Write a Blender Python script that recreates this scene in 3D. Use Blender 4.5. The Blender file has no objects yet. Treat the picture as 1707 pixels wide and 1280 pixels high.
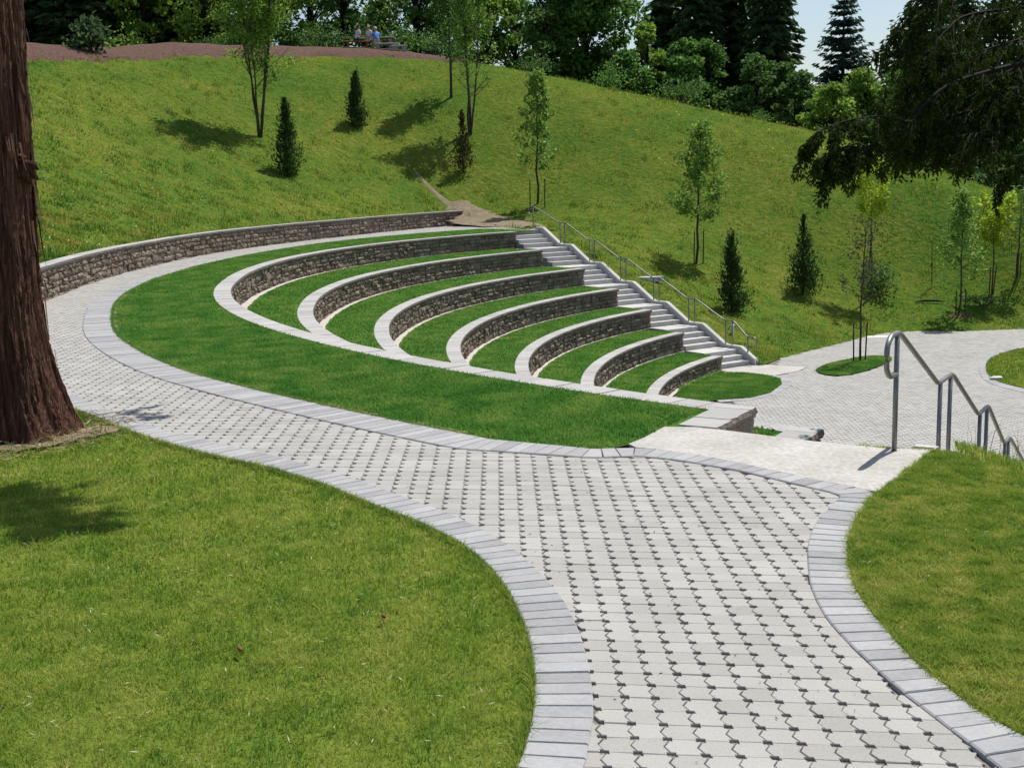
import bpy, math, random
import numpy as np
from mathutils import Vector, Matrix

# ================================================================= camera, sky, sun, exposure
S = bpy.context.scene
COL = S.collection
cam_d = bpy.data.cameras.new("camera"); cam = bpy.data.objects.new("camera", cam_d); COL.objects.link(cam)
PITCH, ROLL, EYE, FOC = 0.163595, -0.021794, 2.158, 2100.0
cam_d.sensor_fit = 'HORIZONTAL'; cam_d.sensor_width = 36.0; cam_d.lens = FOC / 1707.0 * 36.0
cam_d.clip_start = 0.1; cam_d.clip_end = 3000.0
_r = Vector((1, 0, 0)); _u = Vector((0, math.sin(PITCH), math.cos(PITCH))); _f = Vector((0, math.cos(PITCH), -math.sin(PITCH)))
_c, _s = math.cos(ROLL), math.sin(ROLL)
_X = _r * _c + _u * _s; _Y = -_r * _s + _u * _c; _Z = -_f
cam.matrix_world = Matrix(((_X.x, _Y.x, _Z.x, 0), (_X.y, _Y.y, _Z.y, 0), (_X.z, _Y.z, _Z.z, EYE), (0, 0, 0, 1)))
S.camera = cam

SUN_EL, SUN_AZ = math.radians(62), math.atan2(0.62, 0.78)       # azimuth from +Y towards +X
to_sun = Vector((math.sin(SUN_AZ) * math.cos(SUN_EL), math.cos(SUN_AZ) * math.cos(SUN_EL), math.sin(SUN_EL)))
W_ = bpy.data.worlds.new("World"); S.world = W_; W_.use_nodes = True
nt = W_.node_tree; bg = nt.nodes["Background"]; sky = nt.nodes.new("ShaderNodeTexSky")
sky.sky_type = 'NISHITA'; sky.sun_disc = False; sky.sun_elevation = SUN_EL; sky.sun_rotation = SUN_AZ
sky.air_density = 1.0; sky.dust_density = 1.2; sky.ozone_density = 1.0
nt.links.new(sky.outputs[0], bg.inputs[0]); bg.inputs[1].default_value = 0.11
sun_d = bpy.data.lights.new("sun", 'SUN'); sun_d.energy = 5.0; sun_d.angle = math.radians(0.5); sun_d.color = (1.0, 0.955, 0.88)
sun = bpy.data.objects.new("sun", sun_d); COL.objects.link(sun); sun.location = to_sun * 60
sun.rotation_euler = (-to_sun).to_track_quat('-Z', 'Y').to_euler()
S.view_settings.view_transform = 'Standard'; S.view_settings.look = 'None'
S.view_settings.exposure = 0.10; S.view_settings.gamma = 1.0
S.cycles.max_bounces = 6; S.cycles.transparent_max_bounces = 4

# ---------------------------------------------------------------- plan of the place (metres; z = 0 is the ring path)
CX, CY = 20.052, 30.582            # centre of the arcs
R1, DR, T = 26.53, 1.639, 0.621    # outer radius of the top tier, tier spacing, tier drop
B = -6.75 * T                      # plaza level
CAPW = 0.34
def P2(th, r):
    a = np.radians(th)
    return np.stack([CX + r * np.cos(a), CY + r * np.sin(a)], -1)
def smooth(xs, ys):
    g = np.arange(120, 235, 0.5)
    v = np.interp(g, xs, ys)
    k = np.hanning(17); k /= k.sum()
    v = np.convolve(np.pad(v, 8, mode='edge'), k, mode='valid')
    return lambda th: np.interp(th, g, v)
lawn_edge = smooth([128,135.5,143,149.5,160,170,178,187,200,206,214,220,226], [30.5,30.5,30.25,29.9,29.06,28.5,28.29,28.2,28.38,28.62,28.8,28.7,28.69])
band_w = smooth([120,180,190,235], [0.06,0.06,0.43,0.43])
wall_foot = smooth([120,129,137,146,154.6,162,173.8,183.4,190.8,194,205,215], [37.3,35.1,33.4,31.85,31.0,30.45,29.65,29.46,29.52,29.69,30.0,30.28])
near_dev = smooth([120,206,225,235], [0,0,-.52,-.52])
far_dev = smooth([120,133,140,148,157,167,175,185,235], [1.1,1.1,1.1,1.0,.8,.5,.22,0,0])
def tier_out(k, th):               # outer edge of the cap of tier k = 1..7
    return R1 - DR * (k - 1) + far_dev(th) * {1: 1.0, 2: .65, 3: .25}.get(k, 0.0) + (near_dev(th) if k > 1 else 0.0)
def tier_z(k): return -T * (k - 1)
FAR_END = [136.3, 138.0, 138.2, 139.6, 140.7, 142.6, 144.0]
# far stairs: left edge starts at E1P, runs down along ED; EW points to the right across the steps
E1P = np.array([0.55, 49.1]); ED = np.array([0.5774, -0.8165]); EW = np.array([0.8165, 0.5774]); RUN = 1.8187
# near stairs: top nose starts at N1P
N1P = np.array([1.62, 10.47]); ND = np.array([0.507, 0.862]); NW = np.array([0.862, -0.507])
NEAR_LEFT = np.array([2.28, 11.44]); NLD = np.array([0.495, 0.869])
def near_end(k, r):                # angle at which a circle of radius r meets the left edge of the near stairs
    q = NEAR_LEFT - np.array([CX, CY]); b = q @ NLD; c = q @ q - r * r
    s = -b - np.sqrt(b * b - c); p = q + s * NLD
    return np.degrees(np.arctan2(p[1], p[0])) % 360
def tps_fit(P, reg=0.02):
    P = np.array(P, float); X = P[:, :2]; n = len(X)
    d = np.linalg.norm(X[:, None] - X[None], axis=2)
    K = np.where(d > 0, d * d * np.log(d + 1e-9), 0) + reg * np.eye(n) * 100
    A = np.zeros((n + 3, n + 3)); A[:n, :n] = K; A[:n, n] = 1; A[:n, n+1:] = X; A[n, :n] = 1; A[n+1:, :n] = X.T
    s = np.linalg.solve(A, np.r_[P[:, 2], 0, 0, 0])
    def f(Q):
        Q = np.atleast_2d(Q); d = np.linalg.norm(Q[:, None] - X[None], axis=2)
        return np.where(d > 0, d * d * np.log(d + 1e-9), 0) @ s[:n] + s[n] + Q @ s[n+1:]
    return f
foot = []                          # foot line of the hill: (x, y, z) and the outer point each foot point runs out to
for th, o in ((206,(-72,8)),(200,(-72,20)),(192,(-72,36)),(184,(-72,60)),(176,(-68,95)),(168,(-58,118)),(160,(-46,126)),(152,(-34,128)),(144,(-24,128)),(136,(-16,128)),(129,(-9,128))):
    p = P2(th, wall_foot(th) + 0.30); foot.append((p[0], p[1], 0.60, o))
pr = lambda w, s: E1P + EW * w + ED * s
foot += [(-1.6, 57.4, .18, (-5,128)), (-0.2, 55.4, .06, (-2,128)), (*pr(1.665,-2.6), .02, (2,128)), (*pr(1.665,-1.0), 0.04, (6,128))]
def curb_top(s):                   # side curb of a staircase whose first riser is at s = -0.915
    q = s + .915; k = np.floor(q / RUN); f = q - k * RUN
    return np.maximum(np.where(q < 0, 0, -T * k - np.clip((f - .15) / 1.12, 0, 1) * T), B)
for s in np.linspace(-.6, 11.0, 30): foot.append((*pr(1.665, s), float(curb_top(s)) + .05, (8 + max(s, 0) * 1.8, 128)))
foot += [(x, y, B - .01, o) for x, y, o in ((9.16,42.53,(31,127)),(10.59,44.24,(36,126)),(12.09,45.94,(42,125)),(13.45,47.63,(50,122)),(14.69,48.71,(58,120)),(15.97,49.06,(66,116)),(17.45,48.7,(74,112)),(20.15,49.0,(84,104)),(24,49.2,(94,92)),(30,47.5,(100,76)),(38,43,(104,56)))]
crest = [(-24.21,48,6.91),(-20.96,58,7.73),(-18.97,64,8.45),(-16.77,67,8.74),(-13.16,70,8.84),(-8.16,73,8.88),(-4.79,73,8.61),(-1.42,73,8.25),(1.92,72,7.51),(5.19,71,6.85),(8.37,70,6.01),(10.82,69,5.37),(15.29,66,4.19),(18.76,63,2.67),(20.48,61,1.81),(21.7,58,.79),(22.75,56,.14),(24.72,52,-1.21),(28,48.6,-2.6)]
ridge = [(-21.99,61,8.65),(-17.49,70,9.47),(-8.48,76,9.64),(-4.98,76,9.19)]
ctl = [f[:3] for f in foot[:15]] + [(*pr(1.8, s), max(B, -T * (s + .6) / RUN)) for s in np.linspace(0, 11, 8)] + [f[:3] for f in foot if f[2] < B + .02] + crest + ridge
ctl += [(13.2,48.9,-3.85),(15.2,50.6,-3.85),(17.6,50.9,-3.75),(20.5,51.3,-3.7),(24,51.5,-3.75),(18.5,53.5,-2.7),(14.5,52.2,-3.1)]
ctl += [(-24,66,8.9),(-20,78,9.7),(-9,84,9.9),(-3,84,9.0),(3,82,7.3),(9,79,5.4),(16,75,3.6),(22,70,1.5),(27,62,-.6),(32,55,-2.4)]
ctl += [(-30,100,9.5),(-10,105,9.3),(8,102,5.5),(22,95,.6),(36,84,-2.5),(46,66,-3.6),(-40,40,6.5),(-46,70,8.5),(-40,10,3.0),(-70,10,4),(-72,60,8.5),(-58,118,9),(-10,128,9),(30,128,-1),(75,112,-4),(104,56,-4.5)]
_H = tps_fit(ctl)
def H(Q):
    Q = np.atleast_2d(np.asarray(Q, float)); x, y = Q[:, 0], Q[:, 1]
    bump = np.sin(x*.9+y*.35)*.025 + np.sin(y*.8-x*.5+1)*.025 + np.sin(x*2.3+1.7*y)*.02
    return np.concatenate([_H(Q[i:i+4000]) for i in range(0, len(Q), 4000)]) + bump


# ================================================================= helpers
def rng(seed): return np.random.default_rng(seed)

def bulk(name, V, faces, mat, parent=None, rnd=None, smooth=False):
    """one mesh object from a vertex array and a list of (n,k) index arrays"""
    V = np.asarray(V, np.float32).reshape(-1, 3)
    faces = [np.asarray(f, np.int32) for f in faces if len(f)]
    me = bpy.data.meshes.new(name)
    loops = np.concatenate([f.ravel() for f in faces]); tot = np.concatenate([np.full(len(f), f.shape[1], np.int32) for f in faces])
    st = np.concatenate([[0], np.cumsum(tot)[:-1]]).astype(np.int32)
    me.vertices.add(len(V)); me.vertices.foreach_set('co', V.ravel())
    me.loops.add(len(loops)); me.loops.foreach_set('vertex_index', loops)
    me.polygons.add(len(tot)); me.polygons.foreach_set('loop_start', st); me.polygons.foreach_set('loop_total', tot)
    me.polygons.foreach_set('use_smooth', np.full(len(tot), smooth, bool))
    if rnd is not None:
        a = me.attributes.new('rnd', 'FLOAT', 'POINT'); a.data.foreach_set('value', np.asarray(rnd, np.float32))
    me.materials.append(mat); me.update(calc_edges=True); me.validate()
    o = bpy.data.objects.new(name, me); COL.objects.link(o)
    if parent is not None: o.parent = parent
    return o

class MB:
    """collects pieces and links them as ONE mesh object"""
    def __init__(s): s.V = []; s.F = {}; s.R = []; s.n = 0
    def add(s, V, faces, rnd=0.5):
        V = np.asarray(V, float).reshape(-1, 3); s.V.append(V)
        s.R.append(np.broadcast_to(np.asarray(rnd, float), (len(V),)).copy())
        for f in faces:
            f = np.asarray(f)
            if f.ndim == 1: f = f[None]
            s.F.setdefault(f.shape[1], []).append(f + s.n)
        s.n += len(V); return s
    def box(s, c, d, ax=(1, 0), rnd=0.5, bevel=0.0):
        """box centred at c, size d, its x axis along the plan direction ax"""
        ax = np.array(ax, float); ax /= np.linalg.norm(ax); ay = np.array([-ax[1], ax[0]])
        hx, hy, hz = d[0] / 2, d[1] / 2, d[2] / 2; b = bevel
        lev = [(-hz, 0), (hz - b, 0), (hz, b)] if b else [(-hz, 0), (hz, 0)]
        V = []
        for z, k in lev:
            for sx, sy in ((-1, -1), (1, -1), (1, 1), (-1, 1)):
                q = ax * sx * (hx - k) + ay * sy * (hy - k); V.append((c[0] + q[0], c[1] + q[1], c[2] + z))
        F = [[3, 2, 1, 0]]; n = len(lev)
        for l in range(n - 1):
            for i in range(4): F.append([l*4+i, l*4+(i+1) % 4, l*4+4+(i+1) % 4, l*4+4+i])
        F.append([n*4-4, n*4-3, n*4-2, n*4-1])
        return s.add(V, F, rnd)
    def prism(s, poly, z0, z1, rnd=0.5, bevel=0.0):
        P = np.asarray(poly, float)[:, :2]; n = len(P)
        if np.sum(P[:, 0] * np.roll(P[:, 1], -1) - np.roll(P[:, 0], -1) * P[:, 1]) < 0: P = P[::-1]
        z0 = np.broadcast_to(z0, (n,)); z1 = np.broadcast_to(z1, (n,))
        rings = [np.c_[P, z0]]
        if bevel:
            c = P.mean(0); d = c - P; L = np.linalg.norm(d, axis=1)[:, None]
            rings += [np.c_[P, z1 - bevel], np.c_[P + d / L * bevel * 1.3, z1]]
        else: rings += [np.c_[P, z1]]
        V = np.concatenate(rings); F = [list(range(n))[::-1]]; m = len(rings)
        i = np.arange(n); j = (i + 1) % n
        s.add(V, [F[0], np.arange((m-1)*n, m*n)] + [np.c_[l*n+i, l*n+j, l*n+n+j, l*n+n+i] for l in range(m-1)], rnd)
        return s
    def tube(s, pts, rad, sides=8, cap=True, rnd=0.5):
        P = np.asarray(pts, float); n = len(P); rad = np.broadcast_to(np.asarray(rad, float), (n,))
        tg = np.gradient(P, axis=0) if n > 2 else np.repeat((P[1] - P[0])[None], 2, 0)
        tg /= np.linalg.norm(tg, axis=1)[:, None] + 1e-12
        ref = np.array([0, 0, 1.0]) if abs(tg[:, 2]).mean() < 0.9 else np.array([1.0, 0, 0])
        a = np.cross(tg, ref); a /= np.linalg.norm(a, axis=1)[:, None] + 1e-9; b = np.cross(tg, a)
        t = np.linspace(0, 2 * np.pi, sides, endpoint=False)
        V = (P[:, None] + rad[:, None, None] * (a[:, None] * np.cos(t)[None, :, None] + b[:, None] * np.sin(t)[None, :, None])).reshape(-1, 3)
        i = np.arange(sides); j = (i + 1) % sides
        Q = [np.c_[k*sides+i, k*sides+j, (k+1)*sides+j, (k+1)*sides+i] for k in range(n - 1)]
        F = Q + ([np.arange(sides)[::-1], np.arange((n-1)*sides, n*sides)] if cap else [])
        return s.add(V, F, rnd)
    def build(s, name, mat, parent=None, smooth=False):
        return bulk(name, np.concatenate(s.V), [np.concatenate(f) for f in s.F.values()], mat, parent, np.concatenate(s.R), smooth)

def tag(o, label=None, cat=None, group=None, kind=None):
    if label: o['label'] = label
    if cat: o['category'] = cat
    if group: o['group'] = group
    if kind: o['kind'] = kind
    return o
def empty(name, loc):
    o = bpy.data.objects.new(name, None); o.location = loc; o.empty_display_size = 0.2; COL.objects.link(o); return o
def thing(name, loc, label, cat, group=None): return tag(empty(name, loc), label, cat, group)
def adopt(root, *parts):
    """parent parts (built in world coordinates) to a thing"""
    bpy.context.view_layer.update()
    for p in parts:
        p.parent = root; p.matrix_parent_inverse = Matrix.Translation(-Vector(root.location))
    return root
def copy_tree(src, loc, label, rz=0.0, sc=1.0, group=None):
    def cp(o, par):
        c = o.copy(); COL.objects.link(c); c.parent = par
        for ch in o.children: cp(ch, c)
        return c
    r = cp(src, None); r.location = loc; r.rotation_euler = (0, 0, rz); r.scale = (sc if hasattr(sc, '__len__') else (sc,) * 3)
    r['label'] = label
    if group: r['group'] = group
    return r

def inside(poly, Q):
    P = np.asarray(poly, float); x, y = Q[:, 0], Q[:, 1]; r = np.zeros(len(Q), bool); j = len(P) - 1
    for i in range(len(P)):
        c = ((P[i, 1] > y) != (P[j, 1] > y)) & (x < (P[j, 0] - P[i, 0]) * (y - P[i, 1]) / (P[j, 1] - P[i, 1] + 1e-12) + P[i, 0])
        r ^= c; j = i
    return r
def resample(P, step=None, n=None):
    P = np.asarray(P, float); L = np.r_[0, np.cumsum(np.linalg.norm(np.diff(P, axis=0), axis=1))]
    if n is None: n = max(2, int(round(L[-1] / step)) + 1)
    t = np.linspace(0, L[-1], n)
    return np.stack([np.interp(t, L, P[:, i]) for i in range(P.shape[1])], -1)
def spline(P, n=8):
    P = np.asarray(P, float); E = np.concatenate([[2 * P[0] - P[1]], P, [2 * P[-1] - P[-2]]]); out = []
    t = np.linspace(0, 1, n, endpoint=False)[:, None]
    for i in range(1, len(P)):
        a, b, c, d = E[i-1], E[i], E[i+1], E[i+2]
        out.append(0.5 * (2*b + (c-a)*t + (2*a-5*b+4*c-d)*t**2 + (3*b-a-3*c+d)*t**3))
    return np.concatenate(out + [P[-1:]])

# ================================================================= materials
def pmat(name, cols, scale=4.0, rough=0.85, bump=None, rnd=0.0, detail=4.0, spec=0.3, coords='Object', stretch=None, trans=0.0, metal=0.0, second=None, rough_var=0.0):
    """noise (+ the per-piece attribute rnd) -> colour ramp -> Principled"""
    m = bpy.data.materials.new(name); m.use_nodes = True; t = m.node_tree; N = t.nodes; L = t.links
    p = N['Principled BSDF']; p.inputs['Roughness'].default_value = rough; p.inputs['Metallic'].default_value = metal
    p.inputs['Specular IOR Level'].default_value = spec
    tc = N.new('ShaderNodeTexCoord'); src = tc.outputs[coords]
    if stretch:
        mp = N.new('ShaderNodeMapping'); mp.inputs['Scale'].default_value = stretch; L.new(src, mp.inputs[0]); src = mp.outputs[0]
    nz = N.new('ShaderNodeTexNoise'); nz.inputs['Scale'].default_value = scale; nz.inputs['Detail'].default_value = detail; nz.inputs['Roughness'].default_value = 0.6
    L.new(src, nz.inputs['Vector'])
    fac = nz.outputs['Fac']
    ex = N.new('ShaderNodeMapRange'); ex.inputs[1].default_value = 0.3; ex.inputs[2].default_value = 0.7; L.new(fac, ex.inputs[0]); fac = ex.outputs[0]
    if second:
        n2 = N.new('ShaderNodeTexNoise'); n2.inputs['Scale'].default_value = second[0]; n2.inputs['Detail'].default_value = 5; L.new(src, n2.inputs['Vector'])
        e2 = N.new('ShaderNodeMapRange'); e2.inputs[1].default_value = 0.3; e2.inputs[2].default_value = 0.7; L.new(n2.outputs['Fac'], e2.inputs[0])
        mx = N.new('ShaderNodeMix'); mx.inputs[0].default_value = second[1]; L.new(fac, mx.inputs[2]); L.new(e2.outputs[0], mx.inputs[3]); fac = mx.outputs[0]
    if rnd:
        at = N.new('ShaderNodeAttribute'); at.attribute_name = 'rnd'
        mx = N.new('ShaderNodeMix'); mx.inputs[0].default_value = rnd; L.new(fac, mx.inputs[2]); L.new(at.outputs['Fac'], mx.inputs[3]); fac = mx.outputs[0]
    r = N.new('ShaderNodeValToRGB'); el = r.color_ramp.elements
    while len(el) < len(cols): el.new(0.5)
    for i, c in enumerate(cols): el[i].position = i / (len(cols) - 1); el[i].color = (*c, 1)
    L.new(fac, r.inputs[0]); L.new(r.outputs[0], p.inputs['Base Color'])
    if rough_var:
        mr = N.new('ShaderNodeMapRange'); mr.inputs[3].default_value = rough - rough_var; mr.inputs[4].default_value = rough + rough_var
        L.new(nz.outputs['Fac'], mr.inputs[0]); L.new(mr.outputs[0], p.inputs['Roughness'])
    if bump:
        bn = N.new('ShaderNodeTexNoise'); bn.inputs['Scale'].default_value = bump[0]; bn.inputs['Detail'].default_value = 6; L.new(src, bn.inputs['Vector'])
        b = N.new('ShaderNodeBump'); b.inputs['Strength'].default_value = bump[1]; b.inputs['Distance'].default_value = bump[2] if len(bump) > 2 else 0.02
        L.new(bn.outputs['Fac'], b.inputs['Height']); L.new(b.outputs[0], p.inputs['Normal'])
    if trans:
        tr = N.new('ShaderNodeBsdfTranslucent'); ms = N.new('ShaderNodeMixShader'); ms.inputs[0].default_value = trans
        L.new(r.outputs[0], tr.inputs[0]); L.new(p.outputs[0], ms.inputs[1]); L.new(tr.outputs[0], ms.inputs[2])
        L.new(ms.outputs[0], N['Material Output'].inputs[0])
    return m

M = {}
M['paver'] = pmat('paver_concrete', [(.26,.25,.228),(.355,.345,.32),(.44,.43,.40)], 1.3, .85, (160, .3, .005), rnd=.34, second=(85, .5))
M['bed'] = pmat('joint_gravel', [(.05,.042,.036),(.17,.15,.13),(.34,.31,.28)], 120, .95, (120, .6, .01))
M['edging'] = pmat('edging_paver', [(.22,.22,.224),(.325,.325,.33),(.43,.43,.425)], 5.0, .85, (160, .35, .005), rnd=.5, second=(45, .5))
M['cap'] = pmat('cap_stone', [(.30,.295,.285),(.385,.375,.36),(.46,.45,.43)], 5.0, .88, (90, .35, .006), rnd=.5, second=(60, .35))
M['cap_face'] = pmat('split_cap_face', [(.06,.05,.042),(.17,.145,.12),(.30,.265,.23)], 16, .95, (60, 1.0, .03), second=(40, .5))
M['concrete'] = pmat('poured_concrete', [(.28,.268,.245),(.42,.40,.365),(.56,.54,.505)], 1.3, .85, (60, .3, .005), second=(26, .55))
M['step'] = pmat('step_concrete', [(.34,.33,.31),(.48,.465,.44),(.56,.545,.52)], 2.5, .85, (70, .25, .004), rnd=.35, second=(20, .4))
M['block'] = pmat('split_face_block', [(.075,.057,.043),(.215,.168,.128),(.38,.31,.25)], 7.0, .95, (38, .9, .03), rnd=.5, second=(26, .5))
M['gravel'] = pmat('pale_gravel', [(.30,.27,.23),(.52,.48,.43),(.66,.63,.58)], 60, .95, (90, .7, .02))
M['soil'] = pmat('bare_soil', [(.11,.08,.05),(.22,.17,.11),(.34,.27,.18)], 5, .95, (40, .6, .03), second=(40, .5))
M['trail'] = pmat('trodden_dirt', [(.10,.085,.045),(.19,.15,.095),(.32,.26,.17)], 3, .95, (30, .6, .03), second=(20, .5))
M['mulch'] = pmat('bark_mulch', [(.045,.024,.017),(.10,.052,.037),(.18,.10,.07)], 6, .95, (14, .9, .08), second=(9, .6))
M['steel'] = pmat('galvanised_steel', [(.17,.165,.16),(.27,.265,.26)], 14, .42, None, metal=.55, spec=.5, rough_var=.1)
M['stake'] = pmat('stake_wood', [(.035,.025,.02),(.09,.065,.05)], 6, .9, (40, .4, .01), stretch=(4, 4, .5))
M['bark'] = pmat('cedar_bark', [(.012,.006,.004),(.115,.046,.028),(.32,.17,.11)], 7, .95, (18, 1.0, .09), stretch=(3.4, 3.4, .20), second=(22, .5))
M['twig'] = pmat('branch_bark', [(.04,.03,.025),(.10,.08,.065)], 8, .9)
M['darkwood'] = pmat('dark_branch', [(.006,.005,.004),(.016,.012,.010)], 8, .9)
M['stone'] = pmat('bench_stone', [(.26,.26,.24),(.40,.40,.37)], 6, .9, (40, .4, .01))
M['tan'] = pmat('tan_stone', [(.24,.20,.15),(.36,.31,.24)], 6, .9)
M['orange'] = pmat('stained_wood', [(.18,.07,.02),(.30,.13,.04)], 5, .8)
def leafmat(name, a, b, c, trans=.35, rough=.6, spec=.2): return pmat(name, [a, b, c], .7, rough, rnd=.75, trans=trans, spec=spec)
M['maple'] = leafmat('maple_leaf', (.035,.10,.02), (.095,.21,.038), (.22,.36,.085), trans=.5)
M['mid'] = leafmat('woodland_leaf', (.035,.09,.022), (.085,.17,.038), (.20,.31,.095), trans=.5)
M['light'] = leafmat('young_leaf', (.09,.18,.03), (.20,.33,.05), (.36,.48,.11), trans=.52)
M['sapling'] = leafmat('sapling_leaf', (.08,.18,.03), (.18,.31,.05), (.34,.48,.12), rough=.5, spec=.3, trans=.5)
M['yellow'] = leafmat('lime_leaf', (.22,.32,.03), (.38,.50,.04), (.52,.62,.08), trans=.55)
M['bronze'] = leafmat('bronze_leaf', (.03,.05,.02), (.07,.09,.035), (.15,.14,.07))
M['arbor'] = leafmat('arborvitae_scale', (.016,.042,.012), (.040,.085,.022), (.11,.16,.045), trans=.35, rough=.7)
M['brown_arbor'] = leafmat('browned_arborvitae', (.025,.035,.01), (.065,.065,.018), (.13,.10,.03), trans=.2, rough=.7)
M['fir'] = leafmat('fir_needle', (.022,.05,.02), (.06,.115,.042), (.21,.29,.10), trans=.5, rough=.7)  # bright end of the ramp paints sunlit needles at random into the dark crowns
M['spruce'] = leafmat('spruce_needle', (.03,.06,.042), (.055,.105,.07), (.11,.17,.12), trans=.3, rough=.7)
M['cedar'] = leafmat('cedar_scale', (.011,.024,.006), (.034,.056,.012), (.085,.11,.025), trans=.3, rough=.9, spec=.03)
M['ring_soil'] = pmat('ring_lawn_ground', [(.036,.10,.022),(.065,.145,.028),(.14,.19,.045)], .7, .95, (60, .6, .02), second=(25, .6), spec=0.0)
M['lawn_soil'] = pmat('front_lawn_ground', [(.06,.125,.022),(.125,.175,.026),(.20,.215,.05)], 2.2, .95, (60, .7, .02), second=(30, .6), spec=0.0)
M['hill'] = pmat('hill_meadow', [(.030,.085,.016),(.068,.125,.020),(.120,.152,.024),(.20,.18,.05)], .20, .95, (5, .9, .10), second=(4.0, .5), detail=8, spec=0.0)
M['blade_ring'] = leafmat('ring_blade', (.06,.19,.035), (.13,.29,.05), (.32,.41,.10), trans=.5, rough=.8, spec=.05)
M['blade_lawn'] = leafmat('front_blade', (.085,.22,.035), (.255,.35,.05), (.56,.52,.15), trans=.5, rough=.8, spec=.06)
M['blade_hill'] = leafmat('meadow_blade', (.055,.18,.03), (.175,.26,.04), (.44,.37,.09), trans=.5, rough=.8, spec=.0)
M['blade_tall'] = leafmat('tall_blade', (.05,.11,.015), (.12,.19,.03), (.26,.27,.08), trans=.3)
M['flower'] = pmat('clover_flower', [(.6,.6,.5),(.75,.74,.62)], 5, .8)
M['buttercup'] = pmat('buttercup', [(.50,.42,.02),(.62,.52,.03)], 5, .7)
M['skin'] = pmat('skin', [(.42,.26,.19),(.50,.32,.24)], 4, .6)
M['white_cloth'] = pmat('white_shirt', [(.55,.55,.60),(.72,.72,.75)], 5, .8)
M['blue_cloth'] = pmat('blue_shirt', [(.10,.24,.58),(.16,.32,.68)], 5, .8)
M['dark_cloth'] = pmat('dark_trousers', [(.02,.025,.03),(.04,.045,.05)], 5, .9)
M['khaki'] = pmat('khaki_trousers', [(.30,.27,.20),(.40,.36,.28)], 5, .9)
M['hair_brown'] = pmat('brown_hair', [(.05,.025,.015),(.10,.05,.03)], 9, .7)
M['hair_white'] = pmat('white_hair', [(.55,.52,.48),(.70,.67,.62)], 9, .7)
M['pale'] = pmat('pale_plastic', [(.62,.62,.58),(.75,.74,.70)], 6, .7)
M['straw'] = pmat('dry_litter', [(.16,.10,.05),(.32,.24,.14),(.48,.40,.28)], 5, .9, rnd=.8)
M['straw_pale'] = pmat('dry_clippings', [(.38,.33,.18),(.55,.50,.34),(.68,.64,.52)], 5, .9, rnd=.8)
M['cone'] = pmat('pine_cone', [(.12,.05,.02),(.24,.11,.05)], 30, .9)

# ================================================================= ground, terrain
def sheet(name, poly, z, mat, kind='structure', parent=None):
    mb = MB(); P = np.asarray(poly, float); zz = np.broadcast_to(z, (len(P),))
    if np.sum(P[:, 0] * np.roll(P[:, 1], -1) - np.roll(P[:, 0], -1) * P[:, 1]) < 0: P = P[::-1]; zz = zz[::-1]
    from mathutils.geometry import delaunay_2d_cdt
    n = len(P); vs, _, fs = delaunay_2d_cdt([Vector((float(p[0]), float(p[1]))) for p in P], [(i, (i + 1) % n) for i in range(n)], [], 0, 1e-4)[:3]
    vs = np.array([(v.x, v.y) for v in vs]); fs = np.array([f for f in fs]); fs = fs[inside(P, vs[fs].mean(1))]
    d2 = ((vs[:, None] - P[None]) ** 2).sum(2).argmin(1)
    cr = np.cross(vs[fs[:, 1]] - vs[fs[:, 0]], vs[fs[:, 2]] - vs[fs[:, 0]]); fs[cr < 0] = fs[cr < 0][:, ::-1]
    o = bulk(name, np.c_[vs, zz[d2]], [fs], mat)
    if kind and parent is None: o['kind'] = kind
    if parent is not None: o.parent = parent
    return o
def annulus(name, ra, rb, th, z, mat, parent=None):
    A = P2(th, ra); Bq = P2(th, rb); n = len(th)
    V = np.concatenate([np.c_[A, np.full(n, z)], np.c_[Bq, np.full(n, z)]]); i = np.arange(n - 1)
    o = bulk(name, V, [np.c_[i, i+1, n+i+1, n+i]], mat, parent)
    if parent is None: o['kind'] = 'structure'
    return o

tag(sheet('ground', [(-900,-900),(900,-900),(900,900),(-900,900)], B - 1.2, M['soil']), kind='structure')

ft = np.array([f[:3] for f in foot]); outer = np.array([f[3] for f in foot], float)
ftd = spline(ft, 8); tq = np.linspace(0, len(ft) - 1, len(ftd)); outd = np.stack([np.interp(tq, np.arange(len(ft)), outer[:, i]) for i in (0, 1)], -1)
NF = len(ftd); sv = np.linspace(0, 1, 150) ** 1.6
def hill_point(ti, s):
    """ti in 0..NF-1 along the foot, s in 0..1 outwards"""
    i = np.clip(ti.astype(int), 0, NF - 2); f = (ti - i)[:, None]
    a = ftd[i] * (1 - f) + ftd[i+1] * f; b = outd[i] * (1 - f) + outd[i+1] * f
    xy = a[:, :2] * (1 - s[:, None]) + b * s[:, None]
    d = np.linalg.norm(xy - a[:, :2], axis=1); k = np.clip(d / 1.2, 0, 1); k = k * k * (3 - 2 * k)
    return np.c_[xy, a[:, 2] * (1 - k) + H(xy) * k]
TI, SV = np.meshgrid(np.arange(NF, dtype=float), sv, indexing='ij')
HV = hill_point(TI.ravel(), SV.ravel())
g1 = rng(5); px_ = HV[:, 0]; py_ = HV[:, 1]
ii, jj = np.meshgrid(np.arange(NF-1), np.arange(len(sv)-1), indexing='ij'); k0 = (ii*len(sv)+jj).ravel()
hill = tag(bulk('hill', HV, [np.c_[k0, k0+1, k0+len(sv)+1, k0+len(sv)]], M['hill'], smooth=True), kind='structure')

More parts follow.
